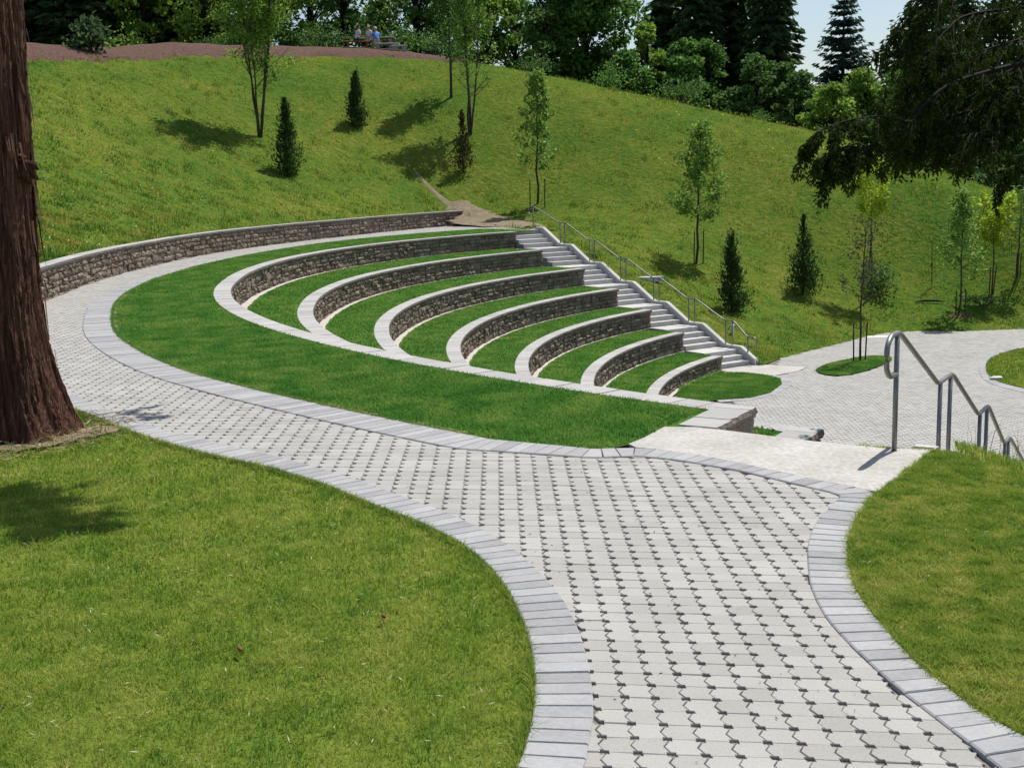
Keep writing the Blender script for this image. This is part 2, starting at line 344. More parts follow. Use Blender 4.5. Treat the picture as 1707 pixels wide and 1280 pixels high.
def drape(name, mid, width, mat, lift=.03, seed=1, n=None):
    """a strip laid on the hill along a plan line"""
    r = rng(seed); Pm = spline(mid, 10); t = np.gradient(Pm, axis=0); t /= np.linalg.norm(t, axis=1)[:, None]; nn = np.c_[-t[:, 1], t[:, 0]]
    wd = np.interp(np.linspace(0, 1, len(Pm)), np.linspace(0, 1, len(width)), width); cs = np.linspace(-1, 1, 7); V = []
    for k, c in enumerate(cs):
        jit = r.normal(0, .10, len(Pm)) * (abs(c) > .9) * wd
        xy = Pm + nn * (c * wd / 2 + jit * np.sign(c))[:, None]; V.append(np.c_[xy, H(xy) + lift * (1.6 - abs(c) ** 3 * 2.2)])
    V = np.stack(V, 1).reshape(-1, 3); i, j = np.meshgrid(np.arange(len(Pm)-1), np.arange(6), indexing='ij'); k = (i*7+j).ravel()
    return tag(bulk(name, V, [np.c_[k, k+1, k+8, k+7]], mat, smooth=True), kind='structure')
drape('dirt_trail', [(-4.45, 60.9), (-3.7, 59.85), (-2.97, 59.0), (-2.26, 58.4)] + [(-1.6,57.9)], [.12,.3,.4,.6,1.2], M['trail'], .02, 3)
drape('dirt_path', [(-2.3,59.0),(-1.4,57.2),(-.4,55.6),(.6,54.3),(1.0,53.2)], [1.2,2.6,2.9,2.0,1.0], M['trail'], .06, 4)
drape('mulch_bed', [(-30,57.5),(-24,59.3),(-21.6,60.2),(-19.0,66.2),(-17.1,69.0),(-13.3,72.2),(-8.4,75.2),(-4.9,75.2),(-1.9,75.2)], [4.9,4.9,4.8,5.0,5.2,5.0,4.8,3.6,.8], M['mulch'], .10, 6)

# ring path: bed, pavers, edging
thf = np.linspace(135.2, 225.2, 240)
pav_in = P2(thf, lawn_edge(thf) + band_w(thf))
near_A = np.array([(0.638, 9.773), (0.829, 9.775), (0.973, 9.794), (1.153, 9.698), (1.405, 9.49), (1.646, 9.229), (1.922, 8.874), (2.127, 8.592), (2.29, 8.431)])
near_B = np.array([(0.595, 9.476), (0.803, 9.476), (0.944, 9.504), (1.119, 9.414), (1.365, 9.217), (1.661, 8.917), (1.921, 8.557), (2.062, 8.375), (2.178, 8.193)])
ob = np.array([(-4.715, 13.158), (-4.244, 12.492), (-3.708, 11.731), (-3.127, 11.001), (-2.652, 10.512), (-2.018, 9.896), (-1.664, 9.53), (-1.203, 8.997), (-0.881, 8.56), (-0.54, 8.096), (-0.231, 7.603), (-0.033, 7.17), (0.122, 6.702), (0.221, 6.291), (0.283, 5.869), (0.312, 5.403), (0.311, 5.041), (0.297, 4.774), (0.265, 4.558), (0.232, 4.35)] + [(.10,3.85),(-.12,3.2),(-.45,2.3),(-.9,1.0),(-1.3,-1.0)])
ol = np.array([(-4.274, 12.099), (-3.844, 11.559), (-3.236, 10.75), (-2.748, 10.209), (-2.219, 9.689), (-1.87, 9.387), (-1.377, 8.83), (-0.949, 8.208), (-0.616, 7.765), (-0.311, 7.228), (-0.145, 6.775), (-0.035, 6.318), (0.042, 5.801), (0.069, 5.417), (0.07, 5.086), (0.051, 4.758), (0.011, 4.468), (-0.012, 4.362)] + [(-.14,3.95),(-.36,3.3),(-.69,2.4),(-1.13,1.1),(-1.54,-1.0)])
rb = np.array([(2.162, 8.131), (1.894, 7.605), (1.718, 7.136), (1.599, 6.63), (1.529, 6.233), (1.506, 5.834), (1.526, 5.478), (1.555, 5.248), (1.594, 4.954), (1.646, 4.733), (1.687, 4.514), (1.735, 4.28)] + [(1.84,3.85),(2.02,3.3),(2.3,2.5),(2.65,1.4),(3.0,-1.0)])
rl = np.array([(2.435, 8.219), (2.141, 7.618), (1.948, 7.118), (1.831, 6.667), (1.767, 6.313), (1.742, 5.947), (1.745, 5.617), (1.749, 5.323), (1.783, 5.069), (1.829, 4.809), (1.872, 4.638), (1.922, 4.528)] + [(2.07,4.05),(2.24,3.45),(2.52,2.6),(2.87,1.5),(3.24,-1.0)])
ths = np.linspace(216, 200, 24)
ob_full = np.concatenate([P2(ths[::-1], wall_foot(ths[::-1]))[::1][:-1] if False else P2(np.linspace(200, 214.8, 24), wall_foot(np.linspace(200, 214.8, 24))), ob])
ol_full = np.concatenate([P2(np.linspace(200, 214.8, 24), wall_foot(np.linspace(200, 214.8, 24)) + .43), ol])
wall_th = np.linspace(128.6, 200, 150)
path_poly = np.concatenate([pav_in[::-1][::-1], near_B[1:], rb, ob_full[::-1], P2(wall_th[::-1], wall_foot(wall_th[::-1]) + .1), [(-1.2,57.3),(-.2,55.3),(.6,53.9),tuple(pr(1.7,-2.4)),tuple(pr(1.6,-.95)),tuple(pr(.0,-.95))]])
path = sheet('path', path_poly, -0.012, M['bed'])

PAV = np.array([(.23,0),(.95,0),(.985,.05),(.985,.13),(1.13,.13),(.935,.5),(1.09,.87),(.985,.87),(.985,.97),(.95,1.0),(.23,1.0),(.23,.87),(.09,.87),(-.065,.5),(.13,.13),(.23,.13)])
def pavers(name, poly, holes, ang, pu, pv, z, parent, seed, sides=True, lim=None, skew=math.radians(8.0)):
    r = rng(seed); P = np.asarray(poly, float); lo, hi = P.min(0), P.max(0)
    if lim is not None: lo = np.maximum(lo, lim[0]); hi = np.minimum(hi, lim[1])
    c0 = (lo + hi) / 2; rad = np.linalg.norm(hi - lo) / 2; e1 = np.array([math.cos(ang), math.sin(ang)]); e2 = np.array([math.sin(ang + skew), -math.cos(ang + skew)])
    nu, nv = int(rad / pu) + 2, int(rad / pv) + 2
    I, J = np.meshgrid(np.arange(-nu, nu), np.arange(-nv, nv), indexing='ij'); I = I.ravel(); J = J.ravel()
    org = c0 + np.outer(I * pu, e1) + np.outer(J * pv, e2); cen = org + e1 * pu * .55 + e2 * pv * .5
    k = (cen >= lo).all(1) & (cen <= hi).all(1); org, cen = org[k], cen[k]
    k = inside(poly, cen)
    if sides:
        for du, dv in ((.30, .28), (.80, .28), (.30, .72), (.80, .72)): k |= inside(poly, org + e1 * pu * du + e2 * pv * dv)
    for h in holes: k &= ~inside(h, cen)
    org, cen = org[k], cen[k]; n = len(org)
    tpl = PAV.copy(); tc = np.array([.53, .5]); tin = tc + (tpl - tc) * np.array([.962, .985]); m = len(tpl)
    tin[:, 1] = np.where(tpl[:, 1] < .02, .007, np.where(tpl[:, 1] > .98, .993, tin[:, 1]))
    def lay(t, z): 
        xy = org[:, None] + t[None, :, :1] * pu * e1 + t[None, :, 1:] * pv * e2
        return np.concatenate([xy, np.broadcast_to(z[:, None, None], (n, m, 1))], 2)
    zt = z + r.normal(0, .0009, n); tilt = r.normal(0, .010, (n, 2)); org = org + r.normal(0, .0012, (n, 2))
    top = tc + (tin - tc) * np.array([.965, .955])
    rings = [lay(tin, zt - .0030), lay(top, zt)]
    if sides: rings.insert(0, lay(tin, zt - .03))
    for R in rings: R[:, :, 2] += ((R[:, :, :2] - cen[:, None]) * tilt[:, None]).sum(2)
    V = np.stack(rings, 1).reshape(-1, 3); nr = len(rings); base = np.arange(n)[:, None] * (nr * m)
    i = np.arange(m); j = (i + 1) % m; F = [base + ((nr-1)*m + i[::-1])[None]]
    for l in range(nr - 1):
        q = np.stack([l*m+j, l*m+i, l*m+m+i, l*m+m+j], -1); F.append((base[:, None] + q[None]).reshape(-1, 4))
    return bulk(name, V, F, M['paver'], parent, np.repeat(r.random(n), nr * m))
pavers('paving', path_poly, [], math.radians(-7.5), .127, .130, .0, path, 11)

def stones(name, Aq, Bq, pitch, z, depth, mat, parent, seed, gap=.006, bev=.006):
    """a course of stones between two lines running side by side"""
    r = rng(seed); n0 = max(len(Aq), len(Bq)) * 6; A_, B_ = resample(Aq, n=n0), resample(Bq, n=n0)
    mid = (A_ + B_) / 2; L = np.r_[0, np.cumsum(np.linalg.norm(np.diff(mid, axis=0), axis=1))]
    n = int(L[-1] / pitch); t = np.linspace(0, L[-1], n + 1)
    at = lambda P, q: np.stack([np.interp(q, L, P[:, i]) for i in (0, 1)], -1)
    # joints square to the course: half width from the nearest point of the other line
    tgm = np.gradient(mid, axis=0); tgm /= np.linalg.norm(tgm, axis=1)[:, None] + 1e-9; nmm = np.c_[-tgm[:, 1], tgm[:, 0]]; sgn = np.sign(((A_ - B_) * nmm).sum(1).mean())
    bk = np.array([np.linalg.norm(A_ - q, axis=1).min() for q in mid]); bk2 = np.array([np.linalg.norm(B_ - q, axis=1).min() for q in mid]); ker = np.ones(9) / 9
    sm = lambda v: np.convolve(np.pad(v, 4, mode='edge'), ker, mode='valid')
    A_, B_ = mid + nmm * sgn * sm(bk)[:, None], mid - nmm * sgn * sm(bk2)[:, None]
    a0, a1, b0, b1 = at(A_, t[:-1] + gap/2), at(A_, t[1:] - gap/2), at(B_, t[:-1] + gap/2), at(B_, t[1:] - gap/2)
    quad = np.stack([a0, a1, b1, b0], 1); c = quad.mean(1, keepdims=True); d = c - quad; ins = quad + d / np.linalg.norm(d, axis=2, keepdims=True) * bev * 1.4
    zz = z + r.normal(0, .0012, n); zt = np.broadcast_to(zz[:, None, None], (n, 4, 1))
    V = np.concatenate([np.concatenate([quad, zt - depth], 2), np.concatenate([quad, zt - bev], 2), np.concatenate([ins, zt], 2)], 1).reshape(-1, 3)
    b = np.arange(n)[:, None] * 12; i = np.arange(4); j = (i + 1) % 4
    cr = np.cross(np.r_[a1[0] - a0[0], 0], np.r_[b0[0] - a0[0], 0])[2] > 0
    fl = (lambda q: q) if cr else (lambda q: q[:, ::-1])
    F = [fl(b + np.arange(8, 12)[None])] + [fl((b[:, None] + np.stack([l+i, l+j, l+4+j, l+4+i], -1)[None]).reshape(-1, 4)) for l in (0, 4)]
    return bulk(name, V, F, mat, parent, np.repeat(r.random(n), 12))
thb = np.linspace(181, 225.2, 150)
stones('edging', np.concatenate([P2(thb, lawn_edge(thb)), near_A]), np.concatenate([P2(thb, lawn_edge(thb) + band_w(thb)), near_B]), .125, .012, .08, M['edging'], path, 21)
stones('edging', spline(ol_full, 3), spline(ob_full, 3), .115, .012, .08, M['edging'], path, 22)
stones('edging', spline(np.concatenate([near_A[-1:], rl]), 3), spline(np.concatenate([near_B[-1:], rb]), 3), .115, .0125, .08, M['edging'], path, 23)

# landing of the near stairs
nose_l, nose_r = N1P + NW * -.25, N1P + NW * 1.9
slab_poly = np.concatenate([near_A[2:], [(2.44, 8.235), (2.697, 8.602), (3.244, 9.508)], [(2.91, 9.553), (2.663, 9.71), (2.434, 9.859), (2.147, 10.088), (1.777, 10.399), (1.562, 10.548)], [(1.296, 10.593), (1.08, 10.166), (0.929, 9.935)]])
lp = MB(); lp.prism(slab_poly, -.3, .010, bevel=.0); tag(lp.build('landing', M['concrete']), kind='structure')

# lawns
TH = np.linspace(132, 226.6, 260)
lawn_corner = np.array([(0.638, 9.773), (0.783, 9.802), (0.916, 9.947), (1.08, 10.166), (1.296, 10.593), (1.652, 11.158), (1.816, 11.447)])
th_l = np.linspace(131, 225.0, 220); th_t = np.linspace(131, 226.9, 220)
lawn_under = lawn_corner.copy(); lawn_under[3:] += np.array([.11, -.05])
lawn_base = np.concatenate([P2(th_l, lawn_edge(th_l)), lawn_under, P2(th_t[::-1], tier_out(1, th_t[::-1]) - .1)])
lawn_poly = np.concatenate([P2(th_l, lawn_edge(th_l)), lawn_corner, P2(th_t[::-1], tier_out(1, th_t[::-1]))])
sheet('lawn', lawn_base, 0.0, M['ring_soil'])
thq = np.linspace(183, 224.5, 300); edge_w = .05 + .05 * (np.sin(thq * 3.1) * np.sin(thq * 1.3 + 1) + .4) + rng(8).normal(0, .012, 300)
annulus('soil', lawn_edge(thq) - np.clip(edge_w, .01, .2), lawn_edge(thq) + .01, thq, .012, M['soil'])
front_poly = np.concatenate([ol_full, [(-8,-2),(-14,2),(-14,14)]])
sheet('lawn', front_poly, -.02, M['lawn_soil'])
def bank(w, s):                    # edge of the level lawn and the slope falling away beside the near stairs
    w, s = np.asarray(w, float), np.asarray(s, float); return N1P + NW * w[..., None] + ND * (s - 1.0 * np.clip(w - 2.03, 0, 9))[..., None]
right_poly = np.concatenate([[(3.03,-1)], rl[::-1], [(2.44, 8.235), (2.697, 8.602), (3.244, 9.508), tuple(bank(2.03, 0.))], [tuple(bank(w_, 0.)) for w_ in (3, 4.5, 7, 11)], [(9, -1)]])
sheet('lawn', right_poly, .0, M['lawn_soil'])
# bank beside the near stairs
sb = np.linspace(0, 13, 27); wb = np.r_[2.02, 3, 4.5, 7, 11, 14]; V = []
for s_ in sb:
    for w_ in wb:
        p = bank(w_, s_); V.append((p[0], p[1], max(B - .02, -T * max(0, s_ - .2) / RUN) + .03 * math.sin(3 * s_ + w_) * (s_ > 0)))
i, j = np.meshgrid(np.arange(len(sb)-1), np.arange(len(wb)-1), indexing='ij'); k = (i*len(wb)+j).ravel()
tag(bulk('lawn', V, [np.c_[k, k+1, k+len(wb)+1, k+len(wb)]], M['lawn_soil'], smooth=True), kind='structure')

# plaza
plaza_edge = [tuple(f[:2]) for f in foot if f[2] < B + .05]
plaza_poly = [(4,14)] + [tuple(N1P + ND * 12.4 + NW * -1), tuple(N1P + ND * 12.4 + NW * 8), (30,12), (38,43)] + plaza_edge[::-1][1:] + [tuple(pr(1.7, 11.6)), tuple(pr(0, 11.7)), (6.7,40)]
sheet('ground', [(-2,12),(12,12),(45,10),(45,47),(24,49.6),(15.9,49.5),(9,43),(5,42),(0,40)], B - .03, M['bed'])
lawn_patch = np.array([(6.732, 39.681), (7.456, 39.456), (7.971, 38.898), (8.243, 38.155), (8.091, 37.273), (7.477, 35.868), (6.717, 35.067), (5.839, 34.886)] + [(4.3,33.6)])
thp = np.linspace(157, 144.4, 30)
patch_poly = np.concatenate([lawn_patch, P2(thp, R1 - DR * 6 - CAPW)])
island_poly = np.array([(9.717, 39.756), (10.331, 40.83), (11.14, 41.658), (11.983, 42.376), (12.609, 42.424), (12.798, 41.967), (12.33, 40.935), (11.126, 39.307), (10.181, 38.591), (9.726, 39.015)])
island_poly = spline(np.concatenate([island_poly, island_poly[:1]]), 4)[:-1]
risl = np.array([(19.445, 44.547), (17.958, 43.677), (16.729, 42.512), (15.834, 41.227), (15.136, 39.736), (14.612, 38.092), (14.451, 36.861), (14.71, 35.651), (15.397, 33.606)])
risl_poly = np.concatenate([spline(risl, 5), [(26,34),(27,44)]])
rband = np.array([(19.845, 45.476), (18.258, 44.42), (16.79, 43.098), (15.695, 41.386), (14.936, 39.765), (14.296, 37.786), (14.135, 36.359), (14.437, 34.975), (15.051, 32.835)])
plaza_holes = [patch_poly, island_poly, risl_poly]
apron = np.array([tuple(pr(-.15, 10.7)), tuple(pr(1.7, 10.7)), (9.613, 40.54), (9.132, 39.714), (8.202, 38.926), (6.742, 39.742)])
plaza = sheet('plaza', np.array(plaza_poly), B - .012, M['bed'])
wall7 = P2(np.linspace(143, 232, 60), R1 - DR * 6 - .1); 
pavers('paving', plaza_poly, plaza_holes + [apron], math.radians(38), .16, .16, B, plaza, 12, sides=False, lim=(np.array([3.0, 13.0]), np.array([26.0, 50.5])))
sp = MB(); sp.prism(apron, B - .1, B + .012); tag(sp.build('pavement', M['concrete']), kind='structure')
stones('edging', spline(risl, 4), spline(rband, 4), .2, B + .014, .08, M['edging'], plaza, 24)
sheet('lawn', patch_poly, B + .02, M['ring_soil']); sheet('lawn', island_poly, B + .02, M['ring_soil']); sheet('lawn', risl_poly, B + .03, M['lawn_soil'])
pb = np.concatenate([lawn_patch[:8]]); cpb = pb.mean(0)
stones('edging', pb[2:], pb[2:] + (pb[2:] - cpb) / np.linalg.norm(pb[2:] - cpb, axis=1)[:, None] * .35, .2, B + .012, .08, M['edging'], plaza, 25)

# ================================================================= stone walls
def block_wall(name, Rf, th0, th1, z0, z1, courses, parent, seed, lens=(.22, .48), rec=.075, Pf=None):
    """split-face blocks on an arc whose seen face looks towards the centre; every block its own rough cushion"""
    r = rng(seed); tt = np.linspace(th0, th1, 400); pts = P2(tt, Rf(tt)) if Pf is None else Pf; L = np.r_[0, np.cumsum(np.linalg.norm(np.diff(pts, axis=0), axis=1))]
    tg = np.gradient(pts, axis=0); tg /= np.linalg.norm(tg, axis=1)[:, None]; nm = np.c_[-tg[:, 1], tg[:, 0]]
    if Pf is None:
        c = np.array([CX, CY]) - pts; sg = np.sign((nm * c).sum(1))[:, None]; nm = nm * sg
    hs = np.array([.85, 1.1, .9, 1.15, .95, 1.05])[:courses]; hs = hs / hs.sum() * (z1 - z0); ze = z0 + np.r_[0, np.cumsum(hs)]
    us, ws, zs0, zs1 = [], [], [], []
    x = 0
    while x < L[-1] - .08:                                       # panels of courses, some blocks two courses tall
        w = r.uniform(.7, 1.6); c = 0
        while c < courses:
            tall = 2 if (c < courses - 1 and r.random() < .12) else 1; u = x; end = min(x + w, L[-1])
            while u < end - .02:
                l = min(r.uniform(*lens), end - u)
                if end - (u + l) < .1: l = end - u
                us.append(u); ws.append(l); zs0.append(ze[c]); zs1.append(ze[c+tall]); u += l
            c += tall
        x += w
    us, ws, zs0, zs1 = map(np.array, (us, ws, zs0, zs1)); n = len(us)
    nu, nv = 5, 4; gu = np.linspace(0, 1, nu); gv = np.linspace(0, 1, nv); edge = np.zeros((nu, nv)); edge[0] = edge[-1] = 1; edge[:, 0] = edge[:, -1] = 1
    gap = .006; U = us[:, None] + gap + gu[None] * (ws[:, None] - 2 * gap); Z = zs0[:, None] + gap + gv[None] * (zs1 - zs0 - 2 * gap)[:, None]
    dep = r.uniform(-.016, .034, n)[:, None, None] + r.normal(0, .011, (n, nu, nv)) - edge[None] * r.uniform(.010, .030, (n, nu, nv))
    jz = r.normal(0, .006, (n, nu, nv)) * (1 - edge)[None]
    pos = lambda q: np.stack([np.interp(q, L, pts[:, i]) for i in (0, 1)], -1); nrm = lambda q: np.stack([np.interp(q, L, nm[:, i]) for i in (0, 1)], -1)
    Pq = pos(U)[:, :, None] + nrm(U)[:, :, None] * dep[..., None]; Zq = np.broadcast_to(Z[:, None, :], (n, nu, nv)) + jz
    front = np.concatenate([Pq, Zq[..., None]], 3).reshape(n, -1, 3)
    Pb = pos(U)[:, :, None] - nrm(U)[:, :, None] * rec + np.zeros((n, nu, nv, 2)); back = np.concatenate([Pb, np.broadcast_to(Z[:, None, :], (n, nu, nv))[..., None]], 3).reshape(n, -1, 3)
    per = [a*nv for a in range(nu)] + [(nu-1)*nv+b for b in range(1, nv)] + [a*nv+nv-1 for a in range(nu-2, -1, -1)] + [b for b in range(nv-2, 0, -1)]
    per = np.array(per); V = np.concatenate([front, back[:, per]], 1); m = nu * nv + len(per); b = np.arange(n)[:, None, None] * m
    a, c = np.meshgrid(np.arange(nu-1), np.arange(nv-1), indexing='ij'); q = (a*nv+c).ravel(); F1 = np.stack([q, q+nv, q+nv+1, q+1], -1)
    i = np.arange(len(per)); j = (i + 1) % len(per); F2 = np.stack([per[j], per[i], nu*nv+i, nu*nv+j], -1)
    o = bulk(name, V.reshape(-1, 3), [(b + F1[None]).reshape(-1, 4), (b + F2[None]).reshape(-1, 4)], M['block'], parent, np.repeat(np.clip(r.normal(.5, .25, n), 0, 1), m))
    bk = MB(); pb_ = pts - nm * (rec - .012); n2 = len(pts)
    bk.add(np.concatenate([np.c_[pb_, np.full(n2, z0)], np.c_[pb_, np.full(n2, z1)], np.c_[pb_ - nm * .18, np.full(n2, z1)], np.c_[pb_ - nm * .18, np.full(n2, z0)]]),
           [np.c_[np.arange(n2-1)+k*n2, np.arange(1, n2)+k*n2, np.arange(1, n2)+(k+1)*n2, np.arange(n2-1)+(k+1)*n2] for k in range(3)] +
           [[0, n2, 2*n2, 3*n2], [n2-1, 4*n2-1, 3*n2-1, 2*n2-1]])
    bk.build('core', M['bed'], parent)
    return o
def cap_course(name, Rin, Rout, th0, th1, z1, h, parent, seed, pitch=.43, Pin=None, Pout=None):
    """cap stones with a rough, overhanging front edge"""
    r = rng(seed)
    if Pin is None: tt = np.linspace(th0, th1, 400); Pin, Pout = P2(tt, Rin(tt)), P2(tt, Rout(tt))
    mid = (Pin + Pout) / 2; L = np.r_[0, np.cumsum(np.linalg.norm(np.diff(mid, axis=0), axis=1))]
    cuts = [0.0]
    while cuts[-1] < L[-1]: cuts.append(cuts[-1] + pitch * r.choice([.75, 1, 1, 1.25]))
    cuts = np.array(cuts[:-1] + [L[-1]]); 
    if cuts[-1] - cuts[-2] < .1: cuts = np.delete(cuts, -2)
    at = lambda P, q: np.stack([np.interp(q, L, P[:, i]) for i in (0, 1)], -1); n = len(cuts) - 1; nu = 5; gp = .006
    g_ = np.linspace(0, 1, nu); U = (cuts[:-1] + gp)[:, None] + g_[None] * (cuts[1:] - cuts[:-1] - 2*gp)[:, None]
    a, b = at(Pin, U), at(Pout, U); d = (b - a); d /= np.linalg.norm(d, axis=2, keepdims=True)
    rough = r.normal(0, .010 if Pin is None or seed < 300 else .022, (n, nu, 2)); zt = np.broadcast_to((z1 + r.normal(0, .0015, n))[:, None], (n, nu))
    rows = [(b, zt - h), (b, zt), (a + d * (.003 + .4 * np.abs(rough[..., :1])), zt), (a - d * np.abs(rough[..., 1:]) * .7, zt - h * .45 + r.normal(0, .008, (n, nu))), (a + d * (.008 + np.abs(rough[..., :1])*.7), zt - h)]
    V = np.stack([np.concatenate([p, z[..., None]], 2) for p, z in rows], 2).reshape(n, -1, 3); m = 5
    F = []; base = np.arange(n)[:, None, None] * (nu * m); x, y = np.meshgrid(np.arange(nu-1), np.arange(m), indexing='ij')
    q = np.stack([x*m+y, x*m+(y+1) % m, (x+1)*m+(y+1) % m, (x+1)*m+y], -1).reshape(-1, 4)
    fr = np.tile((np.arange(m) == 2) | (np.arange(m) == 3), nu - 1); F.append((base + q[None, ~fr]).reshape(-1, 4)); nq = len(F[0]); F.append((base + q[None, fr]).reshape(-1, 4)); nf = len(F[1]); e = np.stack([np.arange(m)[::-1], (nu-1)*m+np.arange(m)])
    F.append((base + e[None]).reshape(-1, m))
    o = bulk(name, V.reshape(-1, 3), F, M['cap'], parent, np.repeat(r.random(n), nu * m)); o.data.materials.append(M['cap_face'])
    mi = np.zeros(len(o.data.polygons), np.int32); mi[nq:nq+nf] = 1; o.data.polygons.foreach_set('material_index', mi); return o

ORD = ['topmost', 'second', 'third', 'fourth', 'fifth', 'sixth', 'lowest']
for k in range(1, 8):
    z1 = tier_z(k); z0 = z1 - T; ro = lambda th, k=k: tier_out(k, th); rf = lambda th, k=k: tier_out(k, th) - CAPW + .03; ri = lambda th, k=k: tier_out(k, th) - CAPW
    ta, tb = FAR_END[k-1], near_end(k, R1 - DR * (k-1) - CAPW - (.5 if k > 1 else 0))
    m0 = P2(np.array([185.0]), ro(np.array([185.0])))[0]
    lab = {1: 'topmost curved stone seating wall, the longest, edged by the lawn ribbon beside the path', 7: 'lowest and shortest curved stone seating wall, just above the small lawn patch'}.get(k, f'{ORD[k-1]} curved stone seating wall counting down from the path')
    wl = thing('retaining_wall', (m0[0], m0[1], z0), lab, 'retaining wall', 'curved seating walls of the amphitheatre')
    blk = block_wall('stone_face', rf, ta, tb, z0 - .06, z1 - .085, 5, wl, 100 + k)
    cp = cap_course('cap', ri, ro, ta, tb, z1 + .012, .095, wl, 200 + k)
    # return wing beside the near stairs
    e1 = P2(np.array([tb]), ri(np.array([tb])))[0]; st = e1 - NLD * (1.02 if k == 1 else 1.45); wn = np.array([-NLD[1], NLD[0]])
    ptsW = np.stack([st + (e1 + NLD * .02 - st) * t for t in np.linspace(0, 1, 60)])
    wing_c = cap_course('cap', None, None, 0, 0, z1 + .014, .095, wl, 300 + k, .5, ptsW, ptsW + wn * .36)
    wing_b = block_wall('stone_face', None, 0, 0, z0 - .06, z1 - .085, 5, wl, 400 + k, Pf=(ptsW + wn * .03)[::-1] if False else ptsW + wn * .03) if False else None
    bw = MB(); c_ = (st + e1) / 2 + wn * .19; bw.box((c_[0], c_[1], (z0 - .06 + z1 - .085) / 2), (np.linalg.norm(e1 - st) - .02, .28, z1 - z0 - .025), NLD, bevel=.0); o = bw.build('end_face', M['block'], wl)
    for p in wl.children: p.matrix_parent_inverse = Matrix.Translation(-Vector(wl.location))
    if k < 7:
        th = np.linspace(FAR_END[k] - .3, near_end(k+1, R1 - DR * k - .5) , 200)
        annulus('lawn', tier_out(k+1, th) - .01, rf(th) + .02, th, z0 + .0, M['ring_soil'])
        th = np.linspace(FAR_END[k-1], 215, 160); wv = .06 + .13 * np.clip((th - 158) / 25, 0, 1) + .012 * np.sin(th * 2.3) + .01 * np.sin(th * 5.1 + k)
        annulus('gravel', rf(th) - wv, rf(th) + .02, th, z0 + .012, M['gravel'])['kind'] = 'stuff'
    else:
        th = np.linspace(144, 200, 120); annulus('gravel', rf(th) - .16, rf(th) + .02, th, B + .035, M['gravel'])['kind'] = 'stuff'
# upper wall beyond the path
uw = thing('retaining_wall', (*P2(np.array([170.0]), wall_foot(np.array([170.0])))[0], 0), 'long low stone retaining wall holding the hill behind the curving path', 'retaining wall')
block_wall('stone_face', wall_foot, 129.0, 204, -.06, .56, 5, uw, 120); cap_course('cap', lambda t: wall_foot(t) - .03, lambda t: wall_foot(t) + .31, 129.0, 204, .655, .095, uw, 220)
for p in uw.children: p.matrix_parent_inverse = Matrix.Translation(-Vector(uw.location))

# ================================================================= staircases
def staircase(label, org, d, w, width, side, s_curb, s_first):
    """27 risers: three narrow treads and one deep tread for each tier; d runs down, w across"""
    st = thing('concrete_staircase', (org[0], org[1], 0), label, 'staircase'); rz = T / 4; s = s_first; prof = [(s - .5, .0)]
    z = 0.0; r = rng(int(org[1] * 10))
    for i in range(27):
        k = i % 4; run = .306 if k < 3 else RUN - 3 * .306; z -= rz
        if i == 26: break
        c = org + d * (s + run / 2 + .012) + w * (width / 2)
        mb = MB(); mb.box((c[0], c[1], z - .17), (run + (.03 if i or s_curb < -.2 else .25), width, .34), d, rnd=r.random(), bevel=.008)
        mb.build('step', M['step'], st); s += run
    L = s; ns = 140; ss = np.linspace(s_first + s_curb, L + .45, ns)
    def surf(q):                                                     # top line of the side curb: slopes over the steps, flat over the deep treads
        q = np.clip(q - s_first, -9, 1e9); kk = np.floor(q / RUN); f = q - kk * RUN
        return np.where(q < 0, 0, -T * kk - np.clip((f - .15) / 1.12, 0, 1) * T)
    zt = np.maximum(surf(ss), B - .05) + (.11 if s_curb < -.2 else .012)
    zt = np.where(ss < s_first - .3, .05, zt); zt = np.where((ss < s_first + .1) & (s_curb > -.2), .014, zt); zt = np.where(ss > L + .25, B + .02, zt)
    a = org[None] + d[None] * ss[:, None] + w[None] * (width + .004) * (1 if side > 0 else 0) - (0 if side > 0 else w[None] * .004)
    b = a + w[None] * .17 * side; zb = np.minimum(zt - .5, B + .3) * 0 + zt - .55
    V = np.concatenate([np.c_[a, zb], np.c_[a, zt - .012], np.c_[a + (b-a) * .08, zt], np.c_[b - (b-a) * .08, zt], np.c_[b, zt - .012], np.c_[b, zb]]); i = np.arange(ns - 1)
    mb = MB(); mb.add(V, [np.c_[k*ns+i, k*ns+i+1, (k+1)*ns+i+1, (k+1)*ns+i] for k in range(5)] + [[k*ns for k in range(6)], [k*ns+ns-1 for k in range(5, -1, -1)]])
    mb.build('side_curb', M['step'], st)
    for p in st.children: p.matrix_parent_inverse = Matrix.Translation(-Vector(st.location))
    return st
staircase('long pale concrete staircase descending the far ends of the seating walls', E1P, ED, EW, 1.5, 1, -.55, -.915)
staircase('near concrete staircase dropping from the pale landing towards the plaza', N1P, ND, NW, 1.72, 1, .012, .0)
# top landing strip of the far stairs
tl = MB(); tl.prism([tuple(pr(-.05,-.93)), tuple(pr(1.67,-.93)), tuple(pr(1.67,-1.9)), tuple(pr(-.05,-1.35))], -.3, .014); tag(tl.build('landing', M['concrete']), kind='structure')

